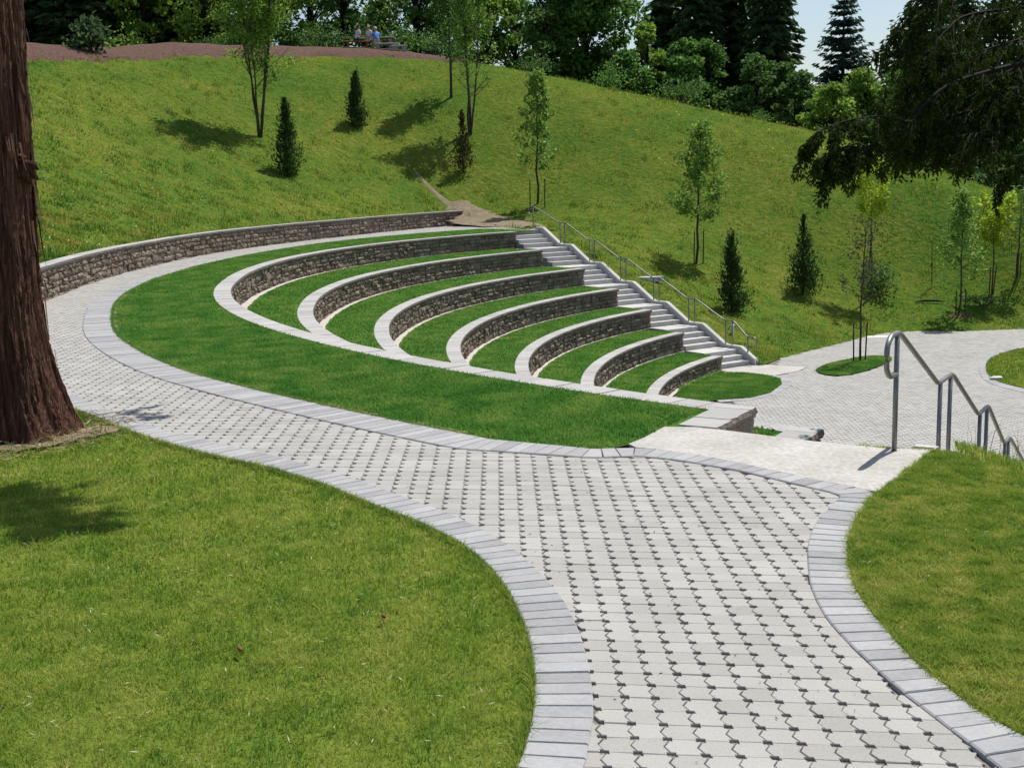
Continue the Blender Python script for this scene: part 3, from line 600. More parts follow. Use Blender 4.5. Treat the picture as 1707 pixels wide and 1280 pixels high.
def bend(P, r, n=5):
    """round the corners of a polyline"""
    P = [np.array(p, float) for p in P]; out = [P[0]]
    for i in range(1, len(P) - 1):
        a, b, c = P[i-1], P[i], P[i+1]; u = (a - b); v = (c - b); lu, lv = np.linalg.norm(u), np.linalg.norm(v); k = min(r, lu * .45, lv * .45)
        p0, p1 = b + u / lu * k, b + v / lv * k
        for t in np.linspace(0, 1, n): out.append((1-t)**2 * p0 + 2*t*(1-t) * b + t*t * p1)
    out.append(P[-1]); return np.array(out)
def handrail(label, org, d, first, flats, loop_top, loop_end, rad, zlift=0.0):
    hr = thing('handrail', (*(org + d * first), 0), label, 'handrail'); RH = .92
    p3 = lambda s, z: np.r_[org + d * s, z]
    path_ = []
    lz = RH + .0
    if loop_top: path_ += [p3(first - .02, lz - .31), p3(first - .20, lz - .31), p3(first - .31, lz - .24), p3(first - .31, lz - .07), p3(first - .20, lz)]
    path_ += [p3(first + .06, lz)]
    for k, (s0, s1) in enumerate(flats): path_ += [p3(s0, RH - T * (k + 1)), p3(s1, RH - T * (k + 1))]
    posts = [(first, 0.0, .0)]
    for k, (s0, s1) in enumerate(flats): posts += [(s0 + .13 * (s1 - s0) + .02, -T * (k + 1), 0), (s1 - .07, -T * (k + 1), 0)]
    if loop_end is not None:
        s_e, z_e = loop_end; path_ += [p3(s_e - .05, RH + z_e), p3(s_e + .28, RH + z_e), p3(s_e + .38, RH + z_e - .08), p3(s_e + .38, RH + z_e - .24), p3(s_e + .28, RH + z_e - .31), p3(s_e + .02, RH + z_e - .31)]; posts.append((s_e, z_e, 0))
    mb = MB(); mb.tube(bend(path_, .09), rad, 12); mb.build('rail', M['steel'], hr, smooth=True)
    for s, z, _ in posts:
        q = p3(s, 0); pm = MB(); pm.tube([(q[0], q[1], z - .25), (q[0], q[1], z + RH - rad * .6)], rad * .95, 12); po = pm.build('post', M['steel'], hr, smooth=True)
        fm = MB(); fm.tube([(q[0], q[1], z + .0), (q[0], q[1], z + .012)], rad * 1.35, 12); fm.build('collar', M['steel'], po, smooth=False)
    for p in hr.children: p.matrix_parent_inverse = Matrix.Translation(-Vector(hr.location))
    return hr
handrail('galvanised handrail zigzagging down the far concrete stairs', E1P + EW * 1.57, ED, -1.45, [(.25 + RUN * k, .70 + RUN * k) for k in range(6)], True, (10.45, B), .024)
NR = np.array((2.93, 9.475))
handrail('grey steel handrail in the foreground with a looped top end on the pale landing', NR, ND, 0.0, [(1.52, 2.12), (3.50, 4.05), (5.16, 5.55), (6.9, 7.4), (8.75, 9.3), (10.6, 11.1)], True, (12.3, B), .021)

# ================================================================= plants
def leaf_mesh(C, D, size, wid, r, fold=.0):
    """leaf-shaped quads: base, side, tip, side"""
    C = np.asarray(C, float); n = len(C); D = D / (np.linalg.norm(D, axis=1)[:, None] + 1e-9); q = r.normal(size=(n, 3)); sd = np.cross(D, q); sd /= np.linalg.norm(sd, axis=1)[:, None] + 1e-9
    L = (np.broadcast_to(size, (n,)) * r.uniform(.7, 1.3, n))[:, None]; Wd = L * wid
    up = np.cross(sd, D)
    V = np.stack([C - D * L * .5, C + sd * Wd * .5 + up * L * fold, C + D * L * .5, C - sd * Wd * .5 + up * L * fold], 1).reshape(-1, 3)
    return V, np.arange(n * 4).reshape(n, 4)
def rdir(r, n, up=0.0, flat=1.0):
    d = r.normal(size=(n, 3)); d[:, 2] = d[:, 2] * flat + up; return d / np.linalg.norm(d, axis=1)[:, None]
def leaves(name, C, D, size, wid, mat, parent, r, fold=.08):
    V, F = leaf_mesh(C, D, size, wid, r, fold); n = len(C)
    c = np.clip(r.normal(.5, .22, n), 0, 1); return bulk(name, V, [F], mat, parent, np.repeat(c, 4))

def make_tree(label, loc, h, crown0, prof, mat, seed, nbr=26, nleaf=1600, leaf=.13, trunk_r=.05, stems=1, twigs=4, spread=.55, up=.7, group=None, cat='tree', name='tree', gap=1.0, lean=(0, 0), bare=0.0, scat=.13, woodm=None, wid=.55, bexp=1.0):
    """trunk(s), limbs and twigs with single leaves gathered along the twigs; prof(t) is the crown radius at height fraction t"""
    r = rng(seed); root = thing(name, loc, label, cat, group); wood = MB(); trunk = MB(); P, Dn = [], []
    lean = np.array([*lean, 0.0])
    for s in range(stems):
        a = r.uniform(0, 6.28) if stems > 1 else 0; off = np.array([math.cos(a), math.sin(a), 0]) * (spread * h * .22 if stems > 1 else 0)
        hs = h * (1 if s == 0 else r.uniform(.72, .95)); z = np.linspace(0, 1, 9); w = np.cumsum(r.normal(0, .006 * h, (9, 3)), 0); w[:, 2] = 0; w[0] = 0
        tp = np.c_[np.zeros((9, 2)), z * hs] + w + off[None] * (z ** .8)[:, None] + lean[None] * (z ** 1.5)[:, None] * h; tp[0] = (off * .06); tp[0, 2] = -.12
        tr = trunk_r * (1.12 - z) ** .8 * (1 if s == 0 else .7) + .006; trunk.tube(tp, tr, 8)
        nb = nbr // stems
        for b in range(nb):
            t = crown0 + (0.985 - crown0) * ((b + r.random()) / nb) ** .9; base = np.array([np.interp(t, z, tp[:, i]) for i in range(3)])
            az = b * 2.4 + r.uniform(-.5, .5); L = prof(t) * r.uniform(.65, 1.15); u_ = up * (.6 + .8 * t); d = np.array([math.cos(az), math.sin(az), u_ + r.normal(0, .15)]); d /= np.linalg.norm(d[:2]) + .25 * abs(u_)
            tt = np.linspace(0, 1, 5)[:, None]; bp = base + d * L * tt + np.array([0, 0, .12 * L]) * tt ** 2 + np.cumsum(r.normal(0, .03 * L, (5, 3)), 0) * (tt > 0)
            wood.tube(bp, np.linspace(trunk_r * .32 * (1.15 - t) + .004, .004, 5), 5)
            for k in range(twigs):
                q = r.uniform(.25, 1.0); p0 = np.array([np.interp(q, tt[:, 0], bp[:, i]) for i in range(3)]); td = d / np.linalg.norm(d) + r.normal(0, .7, 3); td /= np.linalg.norm(td); tl = L * r.uniform(.18, .42)
                p1 = p0 + td * tl; wood.tube([p0, (p0 + p1) / 2 + r.normal(0, .02, 3), p1], [.005, .004, .002], 3, cap=False)
                if r.random() < bare * min(1, (1.18 - t) ** bexp * 1.25): continue
                m = max(1, int(nleaf / (nb * stems * twigs) * r.uniform(.3, 1.7) * gap)); f = r.random(m)[:, None]
                P.append(p0 + td * tl * f + r.normal(0, scat, (m, 3))); Dn.append(rdir(r, m, .0))
    trunk.build('trunk', woodm or M['twig'], root, smooth=True); wood.build('limbs', woodm or M['twig'], root)
    leaves('crown', np.concatenate(P), np.concatenate(Dn), leaf, wid, mat, root, r)
    return root
def make_arbor(label, loc, h, rad, seed, mat='arbor', n=3600, name='arborvitae', gap=0.0, group=None, topexp=.9):
    """narrow evergreen: upright scale sprays over a ragged spindle"""
    r = rng(seed); root = thing(name, loc, label, 'shrub', group); mb = MB(); mb.tube([(0, 0, -.1), (0, 0, h * .5), (.02, 0, h * .93)], [.045, .03, .008], 6); mb.build('trunk', M['twig'], root)
    K = 46; cz = r.random(K) ** 1.15; ca = r.uniform(0, 6.28, K); P, D = [], []
    pr_ = lambda t: rad * np.clip((1 - t), 0, 1) ** topexp * (.55 + .45 * np.clip(t * 6, 0, 1)) * 1.12
    for k in range(K):
        m = int(n / K * r.uniform(.5, 1.5)); R_ = pr_(cz[k]) * r.uniform(.6, 1.3)
        if r.random() < gap: continue
        c = np.array([math.cos(ca[k]) * R_ * .62, math.sin(ca[k]) * R_ * .62, cz[k] * h * .95 + .05]); q = c + r.normal(0, 1, (m, 3)) * np.array([R_ * .36 + .02, R_ * .36 + .02, .13 * h ** .5]); q[:, 2] = np.clip(q[:, 2], .0, h)
        P.append(q); o = np.c_[q[:, :2] / (np.linalg.norm(q[:, :2], axis=1)[:, None] + .02), np.full(m, 1.3)] + r.normal(0, .45, (m, 3)); D.append(o)
    m = 60; z = h * (.80 + .22 * r.random(m)); P.append(np.c_[r.normal(0, .035, (m, 2)), z]); D.append(rdir(r, m, 2.0))
    
    for k in range(34):                                             # wispy shoots breaking the outline
        t = r.random() ** .8; a = r.uniform(0, 6.28); R_ = pr_(t) * r.uniform(.9, 1.15); m = 9; f = r.random(m)[:, None]; b0 = np.array([math.cos(a) * R_ * .8, math.sin(a) * R_ * .8, t * h * .95]); dv = np.array([math.cos(a) * .45, math.sin(a) * .45, 1.0]) * r.uniform(.18, .38)
        P.append(b0 + dv * f + r.normal(0, .018, (m, 3))); D.append(np.repeat(dv[None], m, 0) + r.normal(0, .12, (m, 3)))
    leaves('crown', np.concatenate(P), np.concatenate(D), .14, .38, M[mat], root, r); return root
def make_big(label, loc, h, rad, seed, mat='mid', clumps=60, per=75, leaf=.30, name='tree', group=None, crown0=.12, squash=1.0, density=1.0, woodm=None):
    """woodland tree: trunk, limbs to every leaf clump, clumps spread over an uneven crown with gaps between them"""
    r = rng(seed); root = thing(name, loc, label, 'tree', group); tr = MB(); lm = MB()
    tr.tube([(0, 0, -.4), (r.normal(0, .1), 0, h * .3), (r.normal(0, .25), r.normal(0, .2), h * .62), (0, 0, h * .9)], [.02 * h + .06, .016 * h + .04, .01 * h, .02], 8); tr.build('trunk', woodm or M['darkwood'], root, smooth=True)
    P, D = [], []
    for k in range(clumps):
        a = r.uniform(0, 6.28); t = crown0 + (1 - crown0) * r.random() ** .85; R_ = rad * (math.sin(math.pi * min(1, (t - crown0) / (1 - crown0) * .86 + .12)) ** .65) * squash; q = R_ * r.random() ** .45
        c = np.array([math.cos(a) * q, math.sin(a) * q, h * t * .97]); s = rad * r.uniform(.13, .26); m = int(per * r.uniform(.5, 1.5) * density)
        o = r.normal(size=(m, 3)); o /= np.linalg.norm(o, axis=1)[:, None]; o *= (r.random(m) ** .5)[:, None]; o[:, 2] *= .62
        P.append(c + o * s * 1.7); D.append(np.c_[o[:, :2] * .8, -.35 + .3 * r.random(m)] + r.normal(0, .5, (m, 3)))
        b0 = np.array([0, 0, h * max(.1, t - .2)]); lm.tube([b0, (b0 + c) / 2 + np.array([0, 0, .1 * rad]), c], [.05, .035, .012], 4, cap=False)
    lm.build('limbs', woodm or M['darkwood'], root); leaves('crown', np.concatenate(P), np.concatenate(D), leaf, .75, M[mat], root, r); return root
def make_conifer(label, loc, h, rad, seed, mat='fir', whorls=26, per=9, spr=16, size=.55, name='fir_tree', group=None, droop=.35, z0=.04, power=.8, upturn=.15):
    whorls = int(whorls * 1.35); spr = int(spr * 1.15); r = rng(seed); root = thing(name, loc, label, 'tree', group); tr = MB(); tr.tube([(0, 0, -.4), (0, 0, h * .5), (0, 0, h)], [.016 * h + .05, .010 * h, .015], 8); tr.build('trunk', M['darkwood'], root, smooth=True)
    lm = MB(); P, D, Sz = [], [], []
    for w in range(whorls):
        t = z0 + (1 - z0) * (w + r.uniform(-.3, .3)) / whorls; t = min(max(t, z0), .985); R_ = rad * (1 - t) ** power + .12
        for b in range(per):
            a = r.uniform(0, 6.28); L = R_ * r.uniform(.6, 1.15); x = np.linspace(0, 1, 6); zz = h * t + .05 * L - droop * L * x ** 1.3 + upturn * L * x ** 3
            bp = np.c_[np.cos(a) * L * x, np.sin(a) * L * x, zz]; lm.tube(bp, np.linspace(.035, .008, 6), 3, cap=False)
            m = max(4, int(spr * L / rad * r.uniform(.7, 1.3)) + 3); f = r.uniform(.12, 1.02, m); c = np.stack([np.interp(f, x, bp[:, i]) for i in range(3)], 1)
            sdv = np.array([-math.sin(a), math.cos(a), 0]); sg = r.choice([-1, 1], m); off = (L * .22 * (1.1 - f) + .1)[:, None] * sg[:, None] * sdv * r.random((m, 1)); P.append(c + off + r.normal(0, .05, (m, 3)))
            D.append(np.array([math.cos(a), math.sin(a), -.35]) * .8 + sdv * (sg * .8)[:, None] + r.normal(0, .25, (m, 3)) - np.array([0, 0, .25])); Sz.append(np.full(m, size) * (.55 + .45 * R_ / rad))
    m = 14; P.append(np.c_[r.normal(0, .06, (m, 2)), h * r.uniform(.93, 1.0, m)]); D.append(rdir(r, m, 1.5)); Sz.append(np.full(m, size * .5))
    lm.build('limbs', M['darkwood'], root); leaves('crown', np.concatenate(P), np.concatenate(D), np.concatenate(Sz), .34, M[mat], root, r, fold=-.04); return root
def make_bush(label, loc, h, rad, seed, mat='light', n=700, leaf=.22, name='shrub', group=None, cat='shrub'):
    r = rng(seed); root = thing(name, loc, label, cat, group); st = MB(); P, D = [], []
    for k in range(14):
        a = r.uniform(0, 6.28); q = rad * r.random() ** .6; c = np.array([math.cos(a) * q, math.sin(a) * q, h * r.uniform(.25, .9) * (1 - .35 * (q / rad) ** 2)])
        st.tube([(0, 0, -.1), c * np.array([.5, .5, .6]), c], [.025, .016, .006], 4, cap=False); m = int(n / 14 * r.uniform(.5, 1.5)); s = rad * .38
        P.append(c + r.normal(0, 1, (m, 3)) * np.array([s, s, s * .6 * h / rad * .6])); D.append(rdir(r, m, .2))
    P = np.concatenate(P); P[:, 2] = np.abs(P[:, 2]); st.build('stems', M['twig'], root); leaves('crown', P, np.concatenate(D), leaf, .7, M[mat], root, r); return root
def at(xy, dz=0.0): return (xy[0], xy[1], float(H([xy])[0]) + dz)
def stake(p, h, lean, label, group='stakes beside the young trees'):
    mb = MB(); mb.tube([(0, 0, -.2), (lean[0] * h * .5, lean[1] * h * .5, h * .5), (lean[0] * h, lean[1] * h, h * .97), (lean[0] * h, lean[1] * h, h)], [.026, .026, .024, .014], 7)
    o = mb.build('stake', M['stake']); o.location = p; return tag(o, label, 'stake', group)

# ---- young trees and evergreens on the hill
make_tree('many-stemmed young tree with bare lower limbs, left of centre on the hill', at((-11.22, 58.4)), 8.2, .30, lambda t: 1.5 * (.45 + t) * (1.3 - .6 * t), M['light'], 31, nbr=72, nleaf=15000, leaf=.16, trunk_r=.055, stems=6, twigs=6, spread=.55, up=1.2, bare=.92, scat=.16, bexp=2.2)
make_arbor('dense dark columnar evergreen below the many-stemmed tree on the hill', at((-9.4, 54.75)), 3.2, .62, 32)
make_arbor('small dark columnar evergreen standing alone high on the hill', at((-7.37, 63.45)), 2.6, .50, 33)
make_tree('slim tall tree with one bare trunk near the mulch, its crown against the wood', at((-2.87, 67.8)), 7.6, .22, lambda t: 1.05 * (1.2 - .7 * t), M['mid'], 34, nbr=38, nleaf=4200, leaf=.17, trunk_r=.065, up=1.1, bare=.5, scat=.16)
make_tree('tall airy tree with several leaning stems and sparse grey-green leaves', at((-1.85, 64.55)), 8.6, .22, lambda t: 1.4 * (1.25 - .75 * t), M['sapling'], 35, nbr=54, nleaf=6000, leaf=.16, trunk_r=.062, stems=3, twigs=5, spread=.42, up=1.1, bare=.8, scat=.15, lean=(.02, 0), bexp=2.0)
make_arbor('thin browning evergreen shrub at the foot of the airy tree', at((-2.13, 61.5)), 2.9, .58, 36, 'brown_arbor', 1500, gap=.28, topexp=1.25)
make_tree('young staked tree with a narrow crown beside the top of the far stairs', at((1.36, 58.8)), 6.0, .26, lambda t: 1.3 * (1.15 - t) ** .8, M['sapling'], 37, nbr=30, nleaf=2100, leaf=.17, trunk_r=.045, up=.45, scat=.10, gap=1.1)
make_tree('young staked tree with a dense rounded crown midway along the stairs', at((7.62, 51.55)), 5.5, .27, lambda t: 1.5 * (1.15 - t) ** .7, M['sapling'], 38, nbr=30, nleaf=2900, leaf=.17, trunk_r=.045, up=.45, scat=.12, lean=(.02, 0))
make_arbor('dark columnar evergreen right of the far stairs, nearest to the handrail', at((8.18, 46.45)), 2.75, .55, 39)
make_arbor('ragged dark evergreen with one stake leaning at its left side', at((11.97, 51.4)), 3.2, .70, 40, n=3000, gap=.15, topexp=1.2)
ISL = (11.604, 41.451)
make_tree('sparse bronze-leaved young tree tied between stakes on the small lawn island', (ISL[0], ISL[1], B + .02), 4.45, .40, lambda t: .98 * (1.15 - t) ** .55, M['bronze'], 41, nbr=26, nleaf=620, leaf=.105, trunk_r=.033, up=.95, scat=.09)
make_tree('bright lime-green young tree with a flat-topped crown behind the island tree', at((14.94, 52.25)), 5.1, .62, lambda t: 1.75 * (t - .32) * 1.25, M['yellow'], 42, nbr=24, nleaf=2400, leaf=.17, trunk_r=.035, up=.55, scat=.10, wid=.4)
make_bush('low dark leafy shrub under the lime-green young tree', at((15.51, 52.6)), 1.35, .62, 43, 'mid', 620, .13)
make_tree('young tree with drooping top in a mulched ring near the plaza edge', at((18.1, 50.6)), 4.9, .30, lambda t: 1.25 * (1.15 - t) ** .7, M['sapling'], 44, nbr=26, nleaf=1900, leaf=.155, trunk_r=.036, up=.5, scat=.12)
make_tree('small lime-green tree with a spreading crown between two stakes', at((20.11, 52.45)), 3.5, .58, lambda t: 1.35 * (t - .25), M['yellow'], 45, nbr=20, nleaf=1500, leaf=.16, trunk_r=.03, up=.5, scat=.10)
make_tree('rightmost of the young trees on the hill, at the edge of the picture', at((21.38, 53.0)), 3.6, .36, lambda t: 1.15 * (1.15 - t) ** .7, M['sapling'], 46, nbr=24, nleaf=1200, leaf=.12, trunk_r=.03, up=.55, scat=.11)
make_tree('very thin leafless-looking sapling on the slope left of the mulched tree', at((17.9, 53.3)), 2.0, .5, lambda t: .3, M['sapling'], 47, nbr=6, nleaf=26, leaf=.09, trunk_r=.016, up=.9, scat=.06, name='sapling')
make_bush('tiny half-bare shrub on the hill above the columnar evergreen by the handrail', at((9.46, 54.0)), .95, .22, 48, 'bronze', 90, .10)
make_bush('low weedy clump at the foot of the stake pair near the small lime tree', at((19.5, 51.65)), .5, .9, 49, 'mid', 420, .11)
make_bush('spiky dark shrub growing on the mulch bank left of the people', at((-20.003, 62.5)), 1.7, .75, 50, 'fir', 700, .26)
# stakes
for px_py, h_, ln, lb in (((1.01, 58.5), 1.25, (.01, 0), 'left stake of the pair at the tree beside the top of the stairs'), ((1.67, 58.25), 1.3, (.025, 0), 'right stake of the pair at the tree beside the top of the stairs'),
    ((7.52, 51.4), 1.35, (.01, 0), 'left stake of the pair at the dense rounded young tree'), ((7.94, 51.75), 1.35, (.012, 0), 'right stake of the pair at the dense rounded young tree'),
    ((11.91, 52.85), .95, (-.03, 0), 'single short stake leaning beside the ragged evergreen'), ((15.31, 53.7), 1.5, (.03, 0), 'tall stake standing behind the bronze-leaved tree'),
    ((17.98, 50.6), 1.0, (.0, 0), 'left stake of the pair in the mulched ring'), ((18.36, 50.65), 1.05, (.01, 0), 'right stake of the pair in the mulched ring'),
    ((20.01, 52.45), 1.1, (.01, 0), 'left stake at the small lime-green spreading tree'), ((20.14, 52.4), 1.2, (.09, 0), 'right, leaning stake at the small lime-green spreading tree'),
    ((21.31, 53.0), 1.05, (.02, 0), 'left stake at the rightmost young tree'), ((21.48, 53.0), 1.05, (.02, 0), 'right stake at the rightmost young tree')):
    stake(at(px_py), h_, ln, lb)
for px_, ln, lb in (((11.322, 41.22), (-.025, 0), 'left stake on the lawn island, tied to the bronze-leaved tree'), ((11.795, 41.56), (.035, 0), 'right stake on the lawn island, tied to the bronze-leaved tree')):
    stake((px_[0], px_[1], B), 1.32, ln, lb)
tie = MB(); a_, b_ = (11.322, 41.22), (11.795, 41.56); tie.tube([(a_[0]-.03, a_[1], B+1.18), ((a_[0]+b_[0])/2, (a_[1]+b_[1])/2, B+1.12), (b_[0]+.04, b_[1], B+1.2)], .012, 5); tag(tie.build('tree_tie', M['stake']), 'dark tie strap joining the two stakes on the lawn island', 'strap')
ring = MB(); c_ = (18.13, 50.55); t_ = np.linspace(0, 6.283, 25)[:-1]; rr = rng(3).uniform(.5, .8, 24)
zz_ = H(np.c_[c_[0] + np.cos(t_) * rr * .8, c_[1] + np.sin(t_) * rr * .55]); cz_ = float(H([c_])[0])
ring.add(np.concatenate([np.c_[c_[0] + np.cos(t_) * rr * .75, c_[1] + np.sin(t_) * rr * .5, zz_ + .02], [[c_[0], c_[1], cz_ + .07]]]), [[i, (i + 1) % 24, 24] for i in range(24)]); tag(ring.build('mulch', M['mulch'], smooth=True), kind='stuff')

# ---- the wood behind the hill
def far(px, d, z=None):
    x = (px - 853.5) / FOC * d; return (x, d, float(H([(x, d)])[0]) - .15)
DK = 'dark conifers crowded in the shade behind the mulch bank'
i = 0
c_ = []
for px, d, h, R_ in ((70,84,17,3.6),(118,88,19,3.8),(165,83,16,3.4),(205,90,20,4.0),(262,92,20,4.0),(318,86,17,3.6),(345,93,19,3.8),(20,90,18,3.8),(-60,88,18,4),(-150,84,17,4),(-240,86,18,4)):
    i += 1
    if i in (1, 2): c_.append(make_conifer('tall dark conifer crowded in the shaded wood behind the mulch bank', far(px, d), h, R_, 60 + i, whorls=34, per=11, spr=22, size=.8, power=.55, group=DK))
    else: copy_tree(c_[i % 2], far(px, d), 'tall dark conifer crowded in the shaded wood behind the mulch bank', i * 1.3, h / (17 if i % 2 == 0 else 19), DK)
make_bush('sunlit pale shrub at the top of the mulch bank below the hanging light tree', far(238, 79), 2.0, 1.5, 75, 'light', 520, .24)
make_big('pale-leaved tree hanging over the mulch bank in front of the dark conifers', far(268, 82), 7.5, 1.9, 76, 'light', 40, 55, .26, crown0=.25)
make_big('blue-grey small tree beside the big cedar trunk at the back left', far(68, 80), 5.2, 1.3, 77, 'mid', 26, 50, .25)
make_bush('dark rounded shrub just left of the seated people', far(562, 77.4), 1.5, 1.0, 78, 'mid', 650, .17)
for q, (px, d, h, R_, mt, lb) in enumerate(((368,82,9,2.3,'light','bright bushy tree behind the left many-stemmed tree'), (430,88,11,2.8,'mid','leafy tree filling the gap behind the many-stemmed tree crown'), (492,81,8,2.3,'light','light green tree above the mulch midway between many-stemmed tree and people'),
    (545,90,12,2.9,'mid','tall leafy tree rising behind the seated people, left of them'), (598,84,9,2.1,'mid','thin leafy tree directly behind the seated people'), (655,88,11,2.6,'light','loose leafy tree right of the stone bench'),
    (715,83,10,2.5,'mid','leafy tree behind the slim single-trunk tree'), (775,90,12,2.9,'mid','tall leafy tree behind the airy leaning-stem tree'), (822,86,8.2,2.2,'light','lighter leafy tree below the first sky gap'),
    (872,89,6.6,2.4,'mid','low broad tree under the first sky gap'), (1085,81,6.2,1.5,'light','small upright leafy tree right of the big maple'), (1140,79,5.4,1.5,'maple','rounded light tree in front of the tall conifers'))):
    make_big(lb, far(px, d), h, R_, 80 + q, mt, int(58 * R_ / 2.3), 85, .27, crown0=.02)
make_big('large spreading maple with dense lit foliage at the crest of the hill', far(985, 83), 10.5, 3.25, 95, 'maple', 170, 130, .32, crown0=.02, squash=1.05)
make_conifer('tall slim dark fir leftmost of the firs behind the crest', far(1118, 94), 19, 2.7, 96, whorls=36, per=13, spr=24, size=.85, power=.6, droop=.45)
make_conifer('slim dark fir second from the left among the firs behind the crest', far(1163, 90), 17, 2.5, 101, whorls=34, per=13, spr=24, size=.85, power=.65, droop=.4)
make_conifer('tallest dark fir in the middle of the crest, reaching out of view', far(1222, 92), 22, 3.1, 97, whorls=38, per=14, spr=26, size=.9, power=.6, droop=.45)
make_conifer('broad dark fir at the left of the sky gap beside the spruce', far(1284, 88), 18, 2.7, 98, whorls=34, per=14, spr=24, size=.9, power=.55, droop=.45)
make_conifer('blue-green spruce standing alone against the sky', far(1402, 88), 14.5, 4.0, 99, 'spruce', whorls=26, per=16, spr=38, size=.62, name='spruce_tree', power=.85, droop=.18, upturn=.3)
for q, (px, d, h, R_, mt, lb) in enumerate(((1262,78,5.6,1.7,'mid','dark leafy thicket tree below the broad fir'), (1330,76,5.0,1.6,'mid','leafy thicket tree between the fir and the spruce'), (1388,73,4.3,1.7,'light','lit leafy thicket tree below the spruce'), (1440,74,6.0,2.0,'light','tall lit thicket tree right of the spruce base'), (1500,72,6.2,2.2,'mid','leafy thicket tree behind the drooping cedar spray'), (1225,79,3.2,1.8,'mid','low thicket tree at the crest below the tallest fir'), (915,80,4.6,1.8,'mid','low leafy thicket tree at the left foot of the big maple'), (1045,79,3.6,1.6,'maple','low leafy thicket tree at the right foot of the big maple'), (1182,82,6.6,1.7,'maple','tall leafy thicket tree in front of the firs, left of the tallest'), (1305,79,6.0,1.5,'mid','leafy thicket tree at the right end of the firs'))):
    make_big(lb, far(px, d), h, R_, 110 + q, mt, int(56 * R_ / 2), 90, .24, crown0=.02)
DR_ = 'dark trees standing behind the right end of the hill'
c_ = []
for q, (px, d, h, R_) in enumerate(((1545,78,14,3.2),(1600,82,17,3.6),(1655,76,14,3.3),(1715,80,17,3.6),(1780,74,15,3.4),(1860,78,17,3.8),(1950,74,16,3.6),(1490,86,12,2.8))):
    if q < 2: c_.append(make_conifer('dark conifer behind the right end of the hill, veiled by the overhanging cedar', far(px, d), h, R_, 120 + q, whorls=30, per=11, spr=22, size=.75, power=.5, group=DR_))
    else: copy_tree(c_[q % 2], far(px, d), 'dark conifer behind the right end of the hill, veiled by the overhanging cedar', q * 1.7, h / (14 if q % 2 == 0 else 17), DR_)
for q, (px, d, h, R_, lb) in enumerate(((1570,68,3.4,1.8,'dark undergrowth tree at the right foot of the wood, left one'), (1630,65,3.2,1.7,'dark undergrowth tree at the right foot of the wood, middle one'), (1690,62,3.4,1.8,'dark undergrowth tree at the right foot of the wood, right one'))):
    make_big(lb, far(px, d), h, R_, 130 + q, 'mid', 34, 70, .22, crown0=.02)
UG = 'shrubs lining the crest of the hill'
c_ = []
for q, px in enumerate((640,690,735,780,826,868,905,945,985,1026,1066,1104,1145,1186,1226,1268,1310,1352,1395,1440,1480,1520,1560)):
    if px > 760 and q % 3: continue
    d = float(np.interp(px, [640, 780, 1000, 1180, 1340, 1480, 1560], [79, 77.5, 74, 71.5, 69, 66, 64])); hh = .45 + .5 * ((q * 7) % 5) / 4
    if q < 2: c_.append(make_bush('rough leafy shrub in the row along the crest of the hill', far(px, d), 1.8, 1.25, 140 + q, ('mid', 'maple')[q], 640, .19, group=UG))
    else: copy_tree(c_[q % 2], far(px, d), 'rough leafy shrub in the row along the crest of the hill', q * 2.1, hh, UG)
for q, px in enumerate((375, 410, 455, 500, 530)):
    copy_tree(c_[q % 2], far(px, 79), 'low shrub at the back edge of the mulch bank, left of the people', q * 1.1, .75, 'shrubs at the back of the mulch bank')

